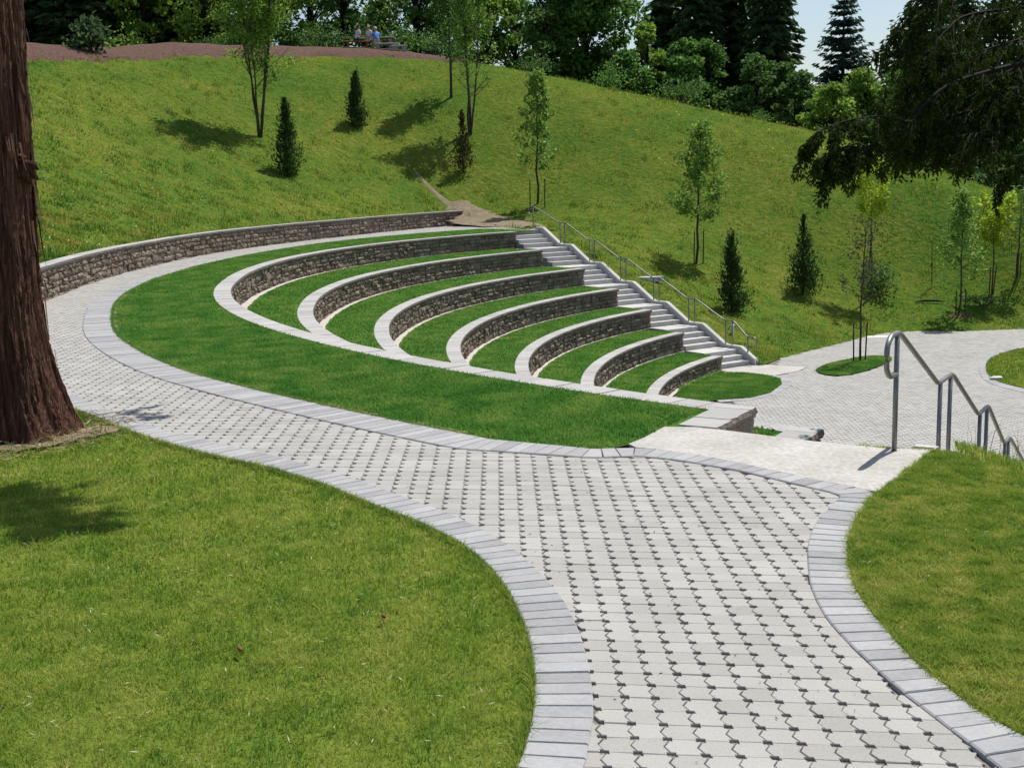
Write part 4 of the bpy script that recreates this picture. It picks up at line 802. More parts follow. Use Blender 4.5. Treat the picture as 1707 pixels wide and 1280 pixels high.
# ---- big cedar trunk on the left
def cedar_trunk():
    root = thing('cedar_tree', (-4.62, 10.95, 0), 'big old cedar with furrowed red-brown bark at the left edge', 'tree'); r = rng(200)
    na, nz = 220, 240; th = np.linspace(0, 2 * np.pi, na, endpoint=False); z = np.linspace(-.15, 9.0, nz); V = np.zeros((nz, na, 3))
    lob = [(.05, .22, .40), (-.60, .20, .30), (.9, .16, .4), (2.2, .22, .4), (3.4, .25, .5), (-1.5, .12, .30), (4.15, .30, .30)]
    ph = r.uniform(0, 6.28, 40); fr = r.integers(9, 46, 40); am = r.uniform(.2, 1, 40) / fr ** .55
    for k, h in enumerate(z):
        R_ = .435 * (1 - .010 * h) + .07 * math.exp(-max(h, 0) / 1.6); R = np.full(na, R_)
        for a, amp, w in lob:
            dd = (th - a + np.pi) % (2 * np.pi) - np.pi; R += amp * np.exp(-(dd / w) ** 2) * math.exp(-max(h, 0) / .42) * 1.15
        tw = th + .05 * h; rid = sum(am[q] * np.sin(fr[q] * tw + ph[q] + .9 * math.sin(h * (.5 + .07 * q) + q) + .35 * h * ((q % 3) - 1)) for q in range(40))
        rid = np.abs(rid) - .5; R += .040 * np.clip(rid, -.9, 1.6) * (1 + .5 * math.exp(-h)) + r.normal(0, .004, na)
        V[k] = np.c_[np.cos(th) * R + .030 * h, np.sin(th) * R, np.full(na, h)]
    i, j = np.meshgrid(np.arange(nz - 1), np.arange(na), indexing='ij'); jn = (j + 1) % na
    # peeling strips of bark
    pm = MB()
    for q in range(70):
        a = r.uniform(-1.9, 1.2); h = r.uniform(.2, 3.6); R_ = .48 * (1 - .012 * h) + .08 * math.exp(-h / 1.6) + .28 * math.exp(-h / .4); L = r.uniform(.12, .5); w = r.uniform(.01, .03); o = np.array([math.cos(a), math.sin(a), 0]); s_ = np.array([-math.sin(a), math.cos(a), 0])
        p = o * R_ + np.array([.030 * h, 0, h]); lift = r.uniform(.01, .05)
        pm.add([p - s_*w, p + s_*w, p + o * lift*.4 + s_*w*.8 + [0, 0, -L*.6], p + o * lift*.4 - s_*w*.8 + [0, 0, -L*.6], p + o * lift + s_*w*.2 + [0, 0, -L], p + o * lift - s_*w*.2 + [0, 0, -L]], [[0, 1, 2, 3], [3, 2, 4, 5]])
    kn = np.array([.50, -.10, 2.33])
    for q in range(16):
        v = r.normal(0, .035, 3); pm.tube([kn - [.08, 0, 0] + v, kn + v + [.02, 0, -.01], kn + v + [r.uniform(.03, .09), 0, r.uniform(-.12, .02)]], [.05, .035, .008], 6)
    F_ = [np.stack([i*na+j, i*na+jn, (i+1)*na+jn, (i+1)*na+j], -1).reshape(-1, 4)] + [np.concatenate(f) + nz * na for f in pm.F.values()]
    bulk('trunk', np.concatenate([V.reshape(-1, 3)] + pm.V), F_, M['bark'], root, smooth=True); return root
CT = cedar_trunk()

# ---- cedar sprays: a branch with side branchlets and hanging flat fans
def spray_branch(limb, fol_P, fol_D, fol_S, path, rad, r, nside, slen, fan, hang=1.0, start=.2):
    pth = spline(path, 10); limb.tube(pth, np.linspace(rad, .006, len(pth)), 7); tt = np.linspace(0, 1, len(pth))
    for k in range(nside):
        t = start + (1.03 - start) * (k + r.random()) / nside; p = np.array([np.interp(min(t, 1), tt, pth[:, i]) for i in range(3)]); tg = pth[min(len(pth)-1, int(t*(len(pth)-1))+1 if t < .97 else len(pth)-1)] - pth[max(0, min(len(pth)-2, int(t*(len(pth)-1))-1))]; tg /= np.linalg.norm(tg) + 1e-9
        d = np.cross(tg, [0, 0, 1.0]) * r.choice([-1, 1]) * r.uniform(.3, 1.1) + tg * r.uniform(.3, 1.0) + np.array([0, 0, r.uniform(-.35, .15)]); d /= np.linalg.norm(d); L = slen * r.uniform(.5, 1.25) * (1.1 - .35 * t)
        x = np.linspace(0, 1, 6); bp = p + d * L * x[:, None] - np.array([0, 0, .42 * L * hang]) * (x ** 2)[:, None]; limb.tube(bp, np.linspace(.010, .003, 6), 4, cap=False)
        for f in range(fan):
            u = r.uniform(.12, 1.05); q = np.array([np.interp(min(u, 1), x, bp[:, i]) for i in range(3)]); hd = np.array([r.normal(0, .45), r.normal(0, .45), -1.0 * hang]) + d * .5; hd /= np.linalg.norm(hd); fl = r.uniform(.10, .24) * min(1, .45 + slen)
            m = int(9 + fl * 60); w = r.random(m); sd = np.cross(hd, r.normal(size=3)); sd /= np.linalg.norm(sd); s_ = r.choice([-1, 1], m)
            fol_P.append(q + hd * fl * w[:, None] + sd * (s_ * .05 * (1 - .6 * w))[:, None] + r.normal(0, .010, (m, 3))); fol_D.append(hd + sd * (s_ * .75)[:, None] + r.normal(0, .22, (m, 3))); fol_S.append(np.full(m, .06))
def cedar_right():
    r = rng(300); root = thing('cedar_tree', (8.6, 15.2, -2.9), 'dark cedar whose drooping branches overhang the upper right corner', 'tree')
    tr = MB(); tr.tube([(8.6,15.2,-3.3),(8.6,15.2,1),(8.55,15.2,5),(8.5,15.1,11)], [.42,.33,.26,.10], 16); t_o = tr.build('trunk', M['bark'], root, smooth=True)
    limb = MB(); P, D, Sz = [], [], []
    def im(px, py, d): 
        u, v = (px - 853.5) / FOC, -(py - 640) / FOC; w = _X * u + _Y * v - _Z; w = w / w.y * d; return np.array([w.x, w.y, EYE + w.z])
    brs = CEDAR_BRANCHES
    for pth, rad, ns, sl, fan in brs: spray_branch(limb, P, D, Sz, pth, rad * .8, r, int(ns * .8), sl, fan, hang=1.25)
    l_o = limb.build('branches', M['darkwood'], root); f_o = leaves('foliage', np.concatenate(P), np.concatenate(D), np.concatenate(Sz), .34, M['cedar'], root, r, fold=.03)
    for p in (t_o, l_o, f_o): p.matrix_parent_inverse = Matrix.Translation(-Vector(root.location))
CEDAR_BRANCHES = [
 ([(7.761, 15.0, 3.589), (6.213, 14.6, 3.35), (5.259, 14.2, 3.16), (4.736, 14.0, 2.978), (4.325, 13.8, 2.628), (3.918, 13.6, 2.41), (3.67, 13.5, 2.3), (3.514, 13.5, 2.216)], .045, 30, .44, 12),
 ([(7.997, 15.5, 3.983), (6.356, 15.0, 3.954), (5.319, 14.8, 3.851), (4.984, 14.6, 3.671), (4.743, 14.5, 3.437), (4.658, 14.5, 3.341)], .04, 34, .75, 14),
 ([(7.71, 15.0, 4.39), (6.127, 14.5, 4.247), (5.088, 14.2, 4.192), (4.635, 14.0, 4.048), (4.482, 14.0, 3.802)], .04, 32, .8, 14),
 ([(8.01, 15.0, 2.974), (6.592, 14.8, 2.991), (5.721, 14.5, 2.858), (5.047, 14.3, 2.731), (4.749, 14.2, 2.635), (4.652, 14.2, 2.572)], .05, 34, .58, 14),
 ([(7.814, 14.6, 2.686), (6.339, 14.2, 2.698), (5.73, 14.0, 2.606), (5.263, 13.8, 2.544), (4.943, 13.8, 2.488)], .045, 34, .52, 13),
 ([(8.063, 15.6, 3.786), (6.831, 15.4, 3.582), (6.05, 15.2, 3.305), (5.426, 15.0, 2.961), (5.082, 15.0, 2.798)], .05, 34, .72, 14),
 ([(8.242, 16.0, 4.256), (7.139, 15.8, 3.899), (6.338, 15.6, 3.683), (5.624, 15.5, 3.478), (5.271, 15.5, 3.311)], .04, 34, .78, 14),
 ([(4.325, 13.8, 2.628), (4.004, 13.7, 2.693), (3.658, 13.6, 2.665), (3.349, 13.5, 2.574), (3.193, 13.5, 2.454)], .022, 17, .30, 12),
 ([(3.856, 13.6, 2.348), (3.727, 13.6, 2.414), (3.479, 13.5, 2.354), (3.291, 13.5, 2.265)], .016, 12, .26, 11),
 ([(7.502, 14.0, 2.536), (6.085, 13.6, 2.395), (5.623, 13.4, 2.306), (5.375, 13.4, 2.237), (5.255, 13.4, 2.097), (5.186, 13.4, 1.943)], .02, 12, .24, 9),
 ([(7.571, 14.6, 3.288), (6.493, 14.3, 3.155), (5.925, 14.2, 3.031), (5.492, 14.1, 2.969), (5.237, 14.1, 2.782)], .05, 32, .66, 13)]
cedar_right()
# branches of the left cedar, above the picture: they throw the shade patches on lawn and path
def cedar_left_branches():
    r = rng(310); limb = MB(); P, D, Sz = [], [], []
    for pth, rad, ns, sl, fan in (([(-4.6,10.9,5.6),(-3.4,11.6,6.0)] + [(-1.97, 14.22, 5.6), (-1.73, 14.07, 5.6), (-1.53, 13.87, 5.6)], .03, 8, .2, 10), ([(-4.6,10.9,6.4)] + [(-2.71, 10.76, 6.0)] + [(-2.15, 11.25, 5.6), (-1.62, 10.78, 5.6), (-1.11, 10.07, 5.6)], .05, 54, .46, 16)):
        spray_branch(limb, P, D, Sz, pth, rad, r, ns, sl, fan, start=.55)
    l_o = limb.build('branches', M['darkwood'], CT); f_o = leaves('foliage', np.concatenate(P), np.concatenate(D), np.concatenate(Sz), .42, M['cedar'], CT, r, fold=.03)
    for p in (l_o, f_o): p.matrix_parent_inverse = Matrix.Translation(-Vector(CT.location))
cedar_left_branches()

# ================================================================= people and seats at the crest
def skin_mesh(name, joints, edges, radii, mat, parent, sub=2, root=0):
    me = bpy.data.meshes.new(name); me.from_pydata([tuple(j) for j in joints], edges, []); o = bpy.data.objects.new(name, me); COL.objects.link(o)
    md = o.modifiers.new('skin', 'SKIN'); md.use_smooth_shade = True
    for v, rr in zip(me.skin_vertices[0].data, radii): v.radius = (rr, rr) if not hasattr(rr, '__len__') else rr; v.use_root = False
    me.skin_vertices[0].data[root].use_root = True
    sb_ = o.modifiers.new('smooth', 'SUBSURF'); sb_.levels = sub; sb_.render_levels = sub
    dg = bpy.context.evaluated_depsgraph_get(); ev = o.evaluated_get(dg); m2 = bpy.data.meshes.new_from_object(ev); m2.name = name; m2.materials.clear(); m2.materials.append(mat)
    o.modifiers.clear(); o.data = m2; o.parent = parent; return o
def seated_person(label, loc, rz, shirt, trousers, hair, lean=.15, arms='lap', scale=1.0, hairlen=.0):
    """seated figure; local +y is where the person faces, z = 0 is the ground, seat at 0.45"""
    root = thing('person', loc, label, 'person', 'people sitting at the top of the hill'); root.rotation_euler = (0, 0, rz); root.scale = (scale,) * 3
    ly = lean; sh = np.array([0, ly * .85, 1.02]); nk = np.array([0, ly, 1.10]); hd = np.array([0, ly + .04, 1.24])
    J = [(0, 0, .52), (0, ly * .45, .78), sh, nk, hd - [0, 0, .05], hd + [0, .01, .06]]; E_ = [(0, 1), (1, 2), (2, 3), (3, 4), (4, 5)]; R_ = [(.15, .12), (.14, .11), (.13, .10), .052, .078, .082]
    for s in (-1, 1):
        b = len(J); el = np.array([s * .25, ly * .5 + .05, .76]); wr = np.array([s * .14, .30 + ly * .3, .62]) if arms == 'lap' else np.array([s * .2, .32 + ly * .5, .74])
        J += [(s * .17, ly * .85, 1.00), tuple(el), tuple(wr)]; E_ += [(2, b), (b, b + 1), (b + 1, b + 2)]; R_ += [.062, .046, .032]
        pb = wr + np.array([-s * .01, .06, -.01]); J += [tuple(pb)]; E_ += [(b + 2, b + 3)]; R_ += [.034]
        for f in range(4):
            fx = -s * (-.027 + .018 * f); c0 = len(J); J += [tuple(pb + [fx, .045, -.005]), tuple(pb + [fx, .045 + (.035, .04, .037, .03)[f], -.025])]; E_ += [(b + 3, c0), (c0, c0 + 1)]; R_ += [.010, .008]
        c0 = len(J); J += [tuple(pb + [-s * .045, .012, -.005]), tuple(pb + [-s * .055, .04, -.02])]; E_ += [(b + 3, c0), (c0, c0 + 1)]; R_ += [.011, .009]
        b = len(J); J += [(s * .10, .03, .50), (s * .13, .44, .50), (s * .13, .42, .10), (s * .13, .54, .05)]; E_ += [(0, b), (b, b + 1), (b + 1, b + 2), (b + 2, b + 3)]; R_ += [.088, .062, .045, .04]
    body = skin_mesh('body', J, E_, R_, M['skin'], root)
    fc = MB(); h3 = hd
    fc.tube([h3 + [0, .085, .02], h3 + [0, .112, -.015], h3 + [0, .09, -.025]], [.012, .016, .010], 6)
    for s in (-1, 1): fc.tube([h3 + [s * .078, .0, .03], h3 + [s * .090, -.01, .0], h3 + [s * .080, 0, -.03]], [.012, .02, .01], 6)
    fc.build('face', M['skin'], body, smooth=True)
    em = MB()
    for s in (-1, 1): em.tube([h3 + [s * .03, .078, .025], h3 + [s * .03, .088, .025]], [.011, .008], 8)
    em.tube([h3 + [-.025, .082, -.05], h3 + [0, .088, -.052], h3 + [.025, .082, -.05]], .006, 5); em.build('eyes_and_mouth', M['dark_cloth'], body)
    Js = [(0, 0, .50), (0, ly * .45, .78), tuple(sh - [0, 0, .01]), tuple(nk - [0, 0, .05])]; Es = [(0, 1), (1, 2), (2, 3)]; Rs = [(.175, .145), (.16, .13), (.15, .118), .07]
    for s in (-1, 1): b = len(Js); Js += [(s * .175, ly * .85, .99), (s * .24, ly * .55 + .04, .80)]; Es += [(2, b), (b, b + 1)]; Rs += [.078, .062]
    skin_mesh('shirt', Js, Es, Rs, shirt, root)
    Jt = [(0, 0, .48)]; Et = []; Rt = [(.165, .13)]
    for s in (-1, 1): b = len(Jt); Jt += [(s * .10, .05, .50), (s * .13, .44, .505), (s * .13, .42, .14)]; Et += [(0, b), (b, b + 1), (b + 1, b + 2)]; Rt += [.105, .078, .058]
    skin_mesh('trousers', Jt, Et, Rt, trousers, root)
    hm = MB(); u, v = np.meshgrid(np.linspace(0, 2 * np.pi, 20), np.linspace(0, np.pi * (.52 + hairlen), 10), indexing='ij'); rr = np.where((np.sin(u) > .2) & (v > .9), .06, .098)
    Vh = np.stack([rr * np.sin(v) * np.cos(u), rr * np.sin(v) * np.sin(u) * 1.1 - .012, .03 + .105 * np.cos(v)], -1).reshape(-1, 3) + h3; a, b = np.meshgrid(np.arange(19), np.arange(9), indexing='ij'); k = (a*10+b).ravel(); hm.add(Vh, [np.c_[k, k+1, k+11, k+10]]); hm.build('hair', hair, root, smooth=True)
    return root
def seat(name, label, cat, loc, rz, top, leg_at, mat, topsize, legsize, hgt, grp=None):
    root = thing(name, loc, label, cat, grp); root.rotation_euler = (0, 0, rz)
    m = MB(); m.box((0, 0, hgt - topsize[2] / 2), topsize, bevel=.02); m.build('seat' if cat == 'bench' else 'table_top', mat, root)
    for x in leg_at: m = MB(); m.box((x, 0, (hgt - topsize[2]) / 2 - .1), (legsize[0], legsize[1], hgt - topsize[2] + .2), bevel=.01); m.build('leg', mat, root)
    return root
def crest_at(px, py, d): x, y, z = CR[(px, py)]; return (x, y, z)
PA, PB, PC = (-8.573, 75.6, 9.565), (-7.935, 77.2, 9.67), (-7.422, 75.6, 9.507)
gz = lambda p: (p[0], p[1], float(H([p[:2]])[0]) + .05)
seat('bench', 'low stained wooden bench under the person in the white shirt', 'bench', gz(PA), .25, None, (-.55, .55), M['orange'], (1.5, .40, .06), (.10, .34), .44)
seat('bench', 'grey stone bench with two block legs under the man in blue', 'bench', gz((-6.864, 75.6, 9.461)), -.05, None, (-.5, .5), M['stone'], (1.5, .45, .10), (.22, .36), .46)
seat('table', 'tan stone table slab behind the man in blue', 'table', gz((-7.132, 77.0, 9.634)), -.05, None, (-.4, .4), M['tan'], (1.25, .7, .09), (.2, .5), .72)
seat('bench', 'small grey stone block bench right of the longer stone bench', 'bench', gz((-6.117, 75.4, 9.358)), .1, None, (-.28, .28), M['stone'], (.95, .42, .10), (.30, .36), .40)
pa, pb_, pc_ = gz(PA), gz(PB), gz(PC)
seated_person('seated person with brown hair in a white shirt, hands in the lap', pa, -1.05, M['white_cloth'], M['dark_cloth'], M['hair_brown'], .10, hairlen=.2)
seated_person('white-haired person half hidden behind the man in blue', pb_, 2.4, M['white_cloth'], M['khaki'], M['hair_white'], .16)
seated_person('seated man in a blue shirt seen from behind, leaning forward', pc_, .35, M['blue_cloth'], M['khaki'], M['hair_white'], .24, 'table')

# ================================================================= small things
def pebble(name, label, cat, loc, size, mat, seed, group=None, rz=0):
    r = rng(seed); u, v = np.meshgrid(np.linspace(0, 2*np.pi, 12, endpoint=False), np.linspace(0, np.pi, 7), indexing='ij'); n = 1 + r.normal(0, .10, u.shape); n[:, 0] = n[0, 0]; n[:, -1] = n[0, -1]
    V = np.stack([np.sin(v)*np.cos(u)*n*size[0], np.sin(v)*np.sin(u)*n*size[1], np.cos(v)*n*size[2]], -1).reshape(-1, 3); i, j = np.meshgrid(np.arange(12), np.arange(6), indexing='ij'); q = np.stack([i*7+j, i*7+j+1, ((i+1) % 12)*7+j+1, ((i+1) % 12)*7+j], -1).reshape(-1, 4)
    o = bulk(name, V, [q], mat, smooth=True); o.location = loc; o.rotation_euler = (0, 0, rz); return tag(o, label, cat, group)
q = (14.03, 47.75); m = MB(); m.box((0, 0, .0), (1.0, .42, .10), bevel=.03); o = m.build('cover_slab', M['pale']); o.location = at(q, .03); tag(o, 'pale flat utility cover slab lying in the grass beyond the plaza', 'cover slab')
q = (14.529, 37.297); pebble('rock', 'pale flat rock at the edge of the right lawn island', 'rock', (q[0], q[1], B + .06), (.22, .12, .05), M['pale'], 5, rz=.1)
q = (7.67, 43.3); m = MB(); m.tube([(0, 0, -.1), (0, 0, .30), (0, 0, .33)], [.055, .055, .02], 8); m.box((.02, 0, .30), (.14, .05, .06), bevel=.01); o = m.build('marker_post', M['pale']); o.location = at(q); tag(o, 'short white marker post in the grass beside the far handrail', 'marker post')
q = (5.06, 47.2); m = MB(); m.prism([(-.5,-.1),(.1,-.25),(.75,.05),(.55,.2),(-.45,.12)], -.1, .07, bevel=.01); o = m.build('concrete_pad', M['step']); o.location = at(q, .0); tag(o, 'small concrete pad with bare soil beside the middle of the far stairs', 'concrete pad')
q = (17.36, 51.85); m = MB(); m.tube([(-.62, 0, .05), (-.2, .03, .09), (.3, 0, .07), (.62, -.03, .04)], [.02, .045, .04, .015], 8); o = m.build('fallen_branch', M['darkwood']); o.location = at(q, .02); tag(o, 'dark fallen branch lying on the slope near the mulched young tree', 'branch')
for q, lb in (((-1.286, 5.554), 'brown pine cone lying in the middle of the front lawn'), ((-0.658, 5.952), 'brown pine cone lying on the front lawn closer to the path')): pebble('pine_cone', lb, 'pine cone', (q[0], q[1], .03), (.011, .024, .011), M['cone'], 9, 'pine cones on the front lawn', .5)

# ================================================================= grass
def blades(name, roots, h, wid, lean, mat, seed, parent=None):
    r = rng(seed); n = len(roots); az = r.uniform(0, 6.283, n); la = r.uniform(0, 6.283, n); h = (np.broadcast_to(h, (n,)) * r.uniform(.55, 1.35, n))[:, None]; w = (np.broadcast_to(wid, (n,)) * r.uniform(.7, 1.3, n))[:, None]
    s = np.c_[np.cos(az), np.sin(az), np.zeros(n)] * w * .5; l = np.c_[np.cos(la), np.sin(la), np.zeros(n)] * h * (lean * np.abs(r.normal(0, .7, n)))[:, None]; up = np.array([0, 0, 1.0])
    V = np.stack([roots - s, roots + s, roots + s * .75 + l * .35 + up * h * .55, roots - s * .75 + l * .35 + up * h * .55, roots + l + up * h * .92], 1).reshape(-1, 3); b = np.arange(n)[:, None] * 5
    return V, [b + np.array([[0, 1, 2, 3]]), b + np.array([[3, 2, 4]])], n
def patchy(xy, r, sc, k=26):
    """smooth plan noise 0..1"""
    v = np.zeros(len(xy))
    for _ in range(k):
        a = r.uniform(0, 6.28); f = r.uniform(.35, 3.0) / sc; v += np.sin(xy[:, 0] * f * math.cos(a) * 6.28 + xy[:, 1] * f * math.sin(a) * 6.28 + r.uniform(0, 6.28))
    return np.clip(.5 + v / (2.2 * k ** .5), 0, 1)
def grass(name, roots, h, wid, lean, mat, seed, sc=1.2, var=.5):
    r = rng(seed + 1000); V, F, n = blades(name, roots, h, wid, lean, mat, seed); c = np.clip(patchy(roots[:, :2], r, sc) * var + (1 - var) * r.random(n), 0, 1)
    return tag(bulk(name, V, F, mat, None, np.repeat(c, 5)), kind='stuff')
def scatter(poly, n, r, dens=None):
    P = np.asarray(poly); lo, hi = P.min(0), P.max(0); q = r.uniform(lo, hi, (n, 2)); q = q[inside(poly, q)]
    if dens is not None: q = q[r.random(len(q)) < dens(q)]
    return q
GR = rng(900)
fp = [(a, b) for a, b in np.concatenate([ol_full[20:], [(-1.6,3.2),(-3.6,3.2),(-6.2,12.6)]])]
q = scatter(fp, 700000, GR, lambda p: np.clip((5.4 / np.maximum(p[:, 1], 3.5)) ** 1.8, .15, 1))
dk = np.hypot(q[:, 0] + 4.58, q[:, 1] - 10.85) > .50 + .55 * GR.random(len(q)) ** 1.5; q = q[dk]; hh = np.where(patchy(q, rng(901), .35) > .62, .046, .026) * (1 + .03 * (q[:, 1] - 5))
grass('grass', np.c_[q, np.full(len(q), -.02)], hh, .0034 + .0007 * (q[:, 1] - 4), 1.3, M['blade_lawn'], 902, .6, .58)
rp = [(a, b) for a, b in np.concatenate([rl[::-1][4:], slab_poly[9:12], [tuple(bank(2.05, -.03)), tuple(bank(3, -.03)), tuple(bank(4.5, -.03)), (4.4, 4.2), (1.95, 4.2)]])]
q = scatter(rp, 380000, GR); grass('grass', np.c_[q, np.zeros(len(q))], np.where(patchy(q, rng(903), .35) > .62, .042, .026), .0045, 1.3, M['blade_lawn'], 904, .55, .58)
# lawn ribbon, terraces, plaza patches
def ring_scatter(ra, rb_, t0, t1, n, r):
    th = r.uniform(t0, t1, n); a, b = ra(th), rb_(th); return P2(th, a + (b - a) * r.random(n))
q = ring_scatter(lambda t: tier_out(1, t) + .015, lambda t: lawn_edge(t) - .02, 134, 226.5, 120000, GR); q = q[inside(lawn_poly, q)]; q2 = scatter(lawn_corner.tolist() + [(-.5, 11.2), (.8, 12.2)], 20000, GR); q2 = q2[inside(lawn_poly, q2)]
near_q = scatter(np.concatenate([P2(np.linspace(205, 225, 40), lawn_edge(np.linspace(205, 225, 40)) - .02), lawn_corner, P2(np.linspace(226.5, 205, 40), 26.56 + 0 * np.linspace(0, 1, 40))]), 230000, GR)
q = np.concatenate([q, near_q]); eb = np.hypot(q[:, 0] - CX, q[:, 1] - CY); ea = np.degrees(np.arctan2(q[:, 1] - CY, q[:, 0] - CX)) % 360; q = q[(eb < lawn_edge(ea) - .06) | (ea > 224.5) | (GR.random(len(q)) < .3)]
grass('grass', np.c_[q, np.zeros(len(q))], .040, .008 + .0004 * (q[:, 1] - 10), 1.2, M['blade_ring'], 905, 1.3, .65)
rows = []
for k in range(1, 7):
    t_a, t_b = FAR_END[k], near_end(k + 1, R1 - DR * k - .5); gv = lambda t: .12 + .13 * np.clip((t - 158) / 25, 0, 1)
    qq = ring_scatter(lambda t: tier_out(k+1, t) + .02, lambda t: tier_out(k, t) - CAPW + .03 - gv(t), t_a, 212, 17000, GR); rows.append(np.c_[qq, np.full(len(qq), tier_z(k+1))])
qq = ring_scatter(lambda t: tier_out(2, t) + .02, lambda t: tier_out(1, t) - CAPW, 221, 226.6, 9000, GR); qq = qq[((qq - NEAR_LEFT) @ np.array([-NLD[1], NLD[0]])) > .42]; rows.append(np.c_[qq, np.full(len(qq), tier_z(2))])
for pl in (patch_poly, island_poly):
    qq = scatter(pl, 60000, GR); rows.append(np.c_[qq, np.full(len(qq), B + .02)])
q = np.concatenate(rows); grass('grass', q, .05, .020, 1.2, M['blade_ring'], 906, 1.6, .62)
qq = scatter(risl_poly[:60], 50000, GR); grass('grass', np.c_[qq, np.full(len(qq), B + .03)], .06, .022, .7, M['blade_hill'], 907, 1.5, .5)
# hill meadow: clumps of taller blades over a short sward
def hill_scatter(n, r, tlo, thi, smax, p=1.0):
    """points spread evenly over the hill"""
    G_ = HV.reshape(NF, len(sv), 3); js = np.searchsorted(sv, smax); ia, ib = int(tlo * (NF - 2)), int(thi * (NF - 2)); Q_ = G_[ia:ib+1, :js+1]
    ar = np.linalg.norm(np.cross(Q_[1:, :-1] - Q_[:-1, :-1], Q_[:-1, 1:] - Q_[:-1, :-1]), axis=2); ym = Q_[:-1, :-1, 1]; ar = ar * (ym < 90) * (np.abs(Q_[:-1, :-1, 0]) < ym * .5 + 2) * (45 / np.maximum(ym, 25)) ** 2; pr2 = (ar / ar.sum()).ravel()
    c = r.choice(len(pr2), n, p=pr2); t = ia + c // ar.shape[1] + r.random(n); j = c % ar.shape[1]; s = sv[j] + (sv[j+1] - sv[j]) * r.random(n); return hill_point(t, s)
hq = hill_scatter(330000, GR, .0, .99, .6); hv = (hq[:, 1] < 85) & (np.abs(hq[:, 0]) < hq[:, 1] * .46 + 1); hq = hq[hv]; zlift = hq[:, 1] > 0
mul = np.array([(-30,55.6),(-21.4,58.0),(-18.6,64),(-16.7,66.9),(-13.1,69.9),(-8.2,72.9),(-4.8,73.4),(-2.2,74.6),(-2,90),(-34,90)]); hq = hq[~inside(mul, hq[:, :2])]
trail_mid = spline(np.array([(-4.45, 60.9), (-3.7, 59.85), (-2.97, 59.0), (-2.26, 58.4)] + [(-1.6,57.9),(-.4,55.6),(1.0,53.2)]), 20); tw = np.interp(np.linspace(0, 1, len(trail_mid)), [0, .5, .8, 1], [.08, .3, 1.0, .9])
keep = np.ones(len(hq), bool)
for p_, w_ in zip(trail_mid, tw): keep &= np.hypot(hq[:, 0] - p_[0], hq[:, 1] - p_[1]) > w_
hq = hq[keep]; pn = patchy(hq[:, :2], rng(911), 2.4, 14) * .6 + patchy(hq[:, :2], rng(912), .7, 12) * .4
sel = GR.random(len(hq)) < .45 + .9 * np.clip(pn - .35, 0, 1); hq = hq[sel]; pn = pn[sel]
grass('meadow_grass', hq - [0, 0, .01], .07 + .12 * np.clip(pn - .5, 0, 1) * 2, .026 + .010 * pn, 1.0, M['blade_hill'], 913, 2.2, .74)
tq_ = hill_scatter(420, GR, .0, .95, .5); tq_ = tq_[~inside(mul, tq_[:, :2])]; rt = np.repeat(tq_, 26, 0) + np.c_[GR.normal(0, .13, (len(tq_) * 26, 2)), np.zeros(len(tq_) * 26)]; rt[:, 2] = H(rt[:, :2]); grass('tall_grass', rt, .24, .022, .8, M['blade_hill'], 914, 3, .3)
fq = hill_scatter(3600, GR, .0, .95, .5); fq = fq[~inside(mul, fq[:, :2])]; V, F = leaf_mesh(fq + [0, 0, .16], rdir(GR, len(fq), 0), .034, .9, GR); tag(bulk('clover_flowers', V, [F], M['flower'], None, np.repeat(GR.random(len(fq)), 4)), kind='stuff')
fq = hill_scatter(20000, GR, .0, .99, .6); fq = fq[(patchy(fq[:, :2], rng(915), 4) > .5) & (fq[:, 1] > 60) & (fq[:, 0] > 6)]; V, F = leaf_mesh(fq + [0, 0, .2], rdir(GR, len(fq), 0), .085, .9, GR); tag(bulk('buttercup_flowers', V, [F], M['buttercup'], None, np.repeat(GR.random(len(fq)), 4)), kind='stuff')
# weeds on the bank edge by the near rail, and at the cedar foot
w = GR.uniform(2.05, 3.4, 900); s_ = np.abs(GR.normal(0, .18, 900)); wp = bank(w, s_); grass('weeds', np.c_[wp, -T * np.clip(s_ - .2, 0, 9) / RUN], .075, .007, .9, M['blade_lawn'], 916, .5, .5)
w = GR.uniform(2.1, 3.3, 45); s_ = GR.uniform(0, .5, 45); wp = bank(w, s_); grass('weeds', np.c_[wp, -T * np.clip(s_ - .2, 0, 9) / RUN], .30, .005, .5, M['blade_tall'], 917, .5, .5)
sb_ = rng(920); w = sb_.uniform(2.0, 8, 60000); s_ = sb_.uniform(.2, 6, 60000); wp = bank(w, s_); grass('grass', np.c_[wp, np.maximum(B, -T * (s_ - .2) / RUN)], .06, .012, .7, M['blade_lawn'], 918, 1, .5)
a_ = GR.uniform(-2.4, .9, 260); rr = GR.uniform(.60, 1.05, 260); grass('weeds', np.c_[-4.6 + np.cos(a_) * rr, 10.9 + np.sin(a_) * rr, np.full(260, -.02)], .10, .007, .6, M['blade_tall'], 919, .4, .5)

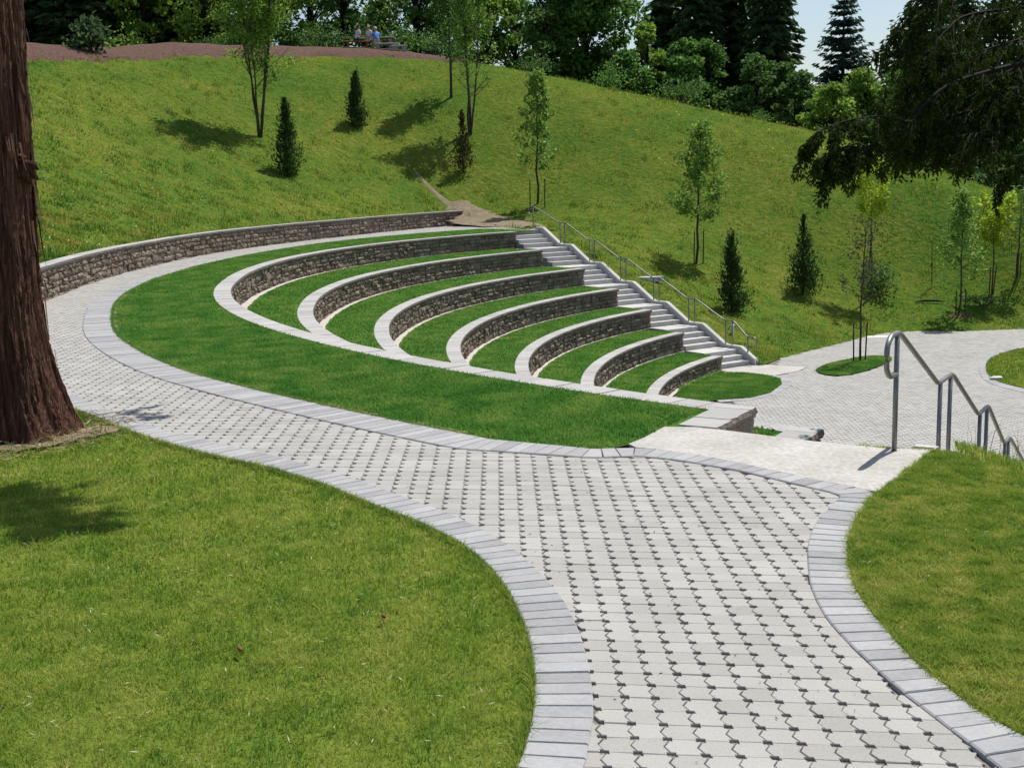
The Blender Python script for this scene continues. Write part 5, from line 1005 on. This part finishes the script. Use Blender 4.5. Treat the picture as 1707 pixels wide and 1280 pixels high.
sp_ = rng(930); t_ = np.linspace(0, 6.283, 41)[:-1]; rr = .86 + .16 * np.sin(t_ * 3 + 1) + .1 * np.sin(t_ * 7) + sp_.normal(0, .05, 40); sheet('soil', np.c_[-4.55 + np.cos(t_) * rr, 10.8 + np.sin(t_) * rr * .95], .006, M['soil'])
tw_ = sp_.uniform(0, 6.283, 1500); rw = .45 + .75 * sp_.random(1500) ** .7; sx = np.c_[-4.55 + np.cos(tw_) * rw, 10.8 + np.sin(tw_) * rw, np.full(1500, .02) + sp_.random(1500) * .03]; V, F = leaf_mesh(sx, rdir(sp_, 1500, 0, .25), .11, .06, sp_); tag(bulk('litter', V, [F], M['straw'], None, np.repeat(sp_.random(1500), 4)), kind='stuff')

# ragged grass edges creeping over the stone, litter on lawn and path
er = rng(940); e_ = resample(ol_full[22:], n=9000); tq2 = np.gradient(e_, axis=0); tq2 /= np.linalg.norm(tq2, axis=1)[:, None]; e_ = e_ + np.c_[-tq2[:, 1], tq2[:, 0]] * -np.abs(er.normal(0, .022, 9000))[:, None] * np.sign(np.cross(tq2[100], np.r_[-3.5, 6.0] - e_[100]))*-1
grass('grass', np.c_[e_, np.full(len(e_), -.01)], .045, .0045, 1.2, M['blade_lawn'], 941, .5, .6)
e_ = resample(rl[::-1][4:], n=5000) + er.normal(0, .012, (5000, 2)) + np.array([.012, 0]); grass('grass', np.c_[e_, np.full(len(e_), -.005)], .045, .0045, 1.2, M['blade_lawn'], 942, .5, .6)
th_e = er.uniform(183, 225, 9000); q = P2(th_e, lawn_edge(th_e) - .01 + np.abs(er.normal(0, .02, 9000)) - .02); grass('grass', np.c_[q, np.zeros(len(q))], .035, .008, 1.3, M['blade_ring'], 943, .8, .6)
q = scatter(fp, 4500, er); V, F = leaf_mesh(np.c_[q, np.full(len(q), .020)], rdir(er, len(q), 0, .35), .032, .10, er); tag(bulk('litter', V, [F], M['straw_pale'], None, np.repeat(er.random(len(q)), 4)), kind='stuff')
q = scatter(rp, 900, er); V, F = leaf_mesh(np.c_[q, np.full(len(q), .022)], rdir(er, len(q), 0, .35), .032, .10, er); tag(bulk('litter', V, [F], M['straw_pale'], None, np.repeat(er.random(len(q)), 4)), kind='stuff')
q = scatter(path_poly, 5000, er); q = q[q[:, 1] < 16][:420]; V, F = leaf_mesh(np.c_[q, np.full(len(q), .006)], rdir(er, len(q), 0, .06), .022, .3, er); tag(bulk('litter', V, [F], M['straw'], None, np.repeat(er.random(len(q)) * .6, 4)), kind='stuff')
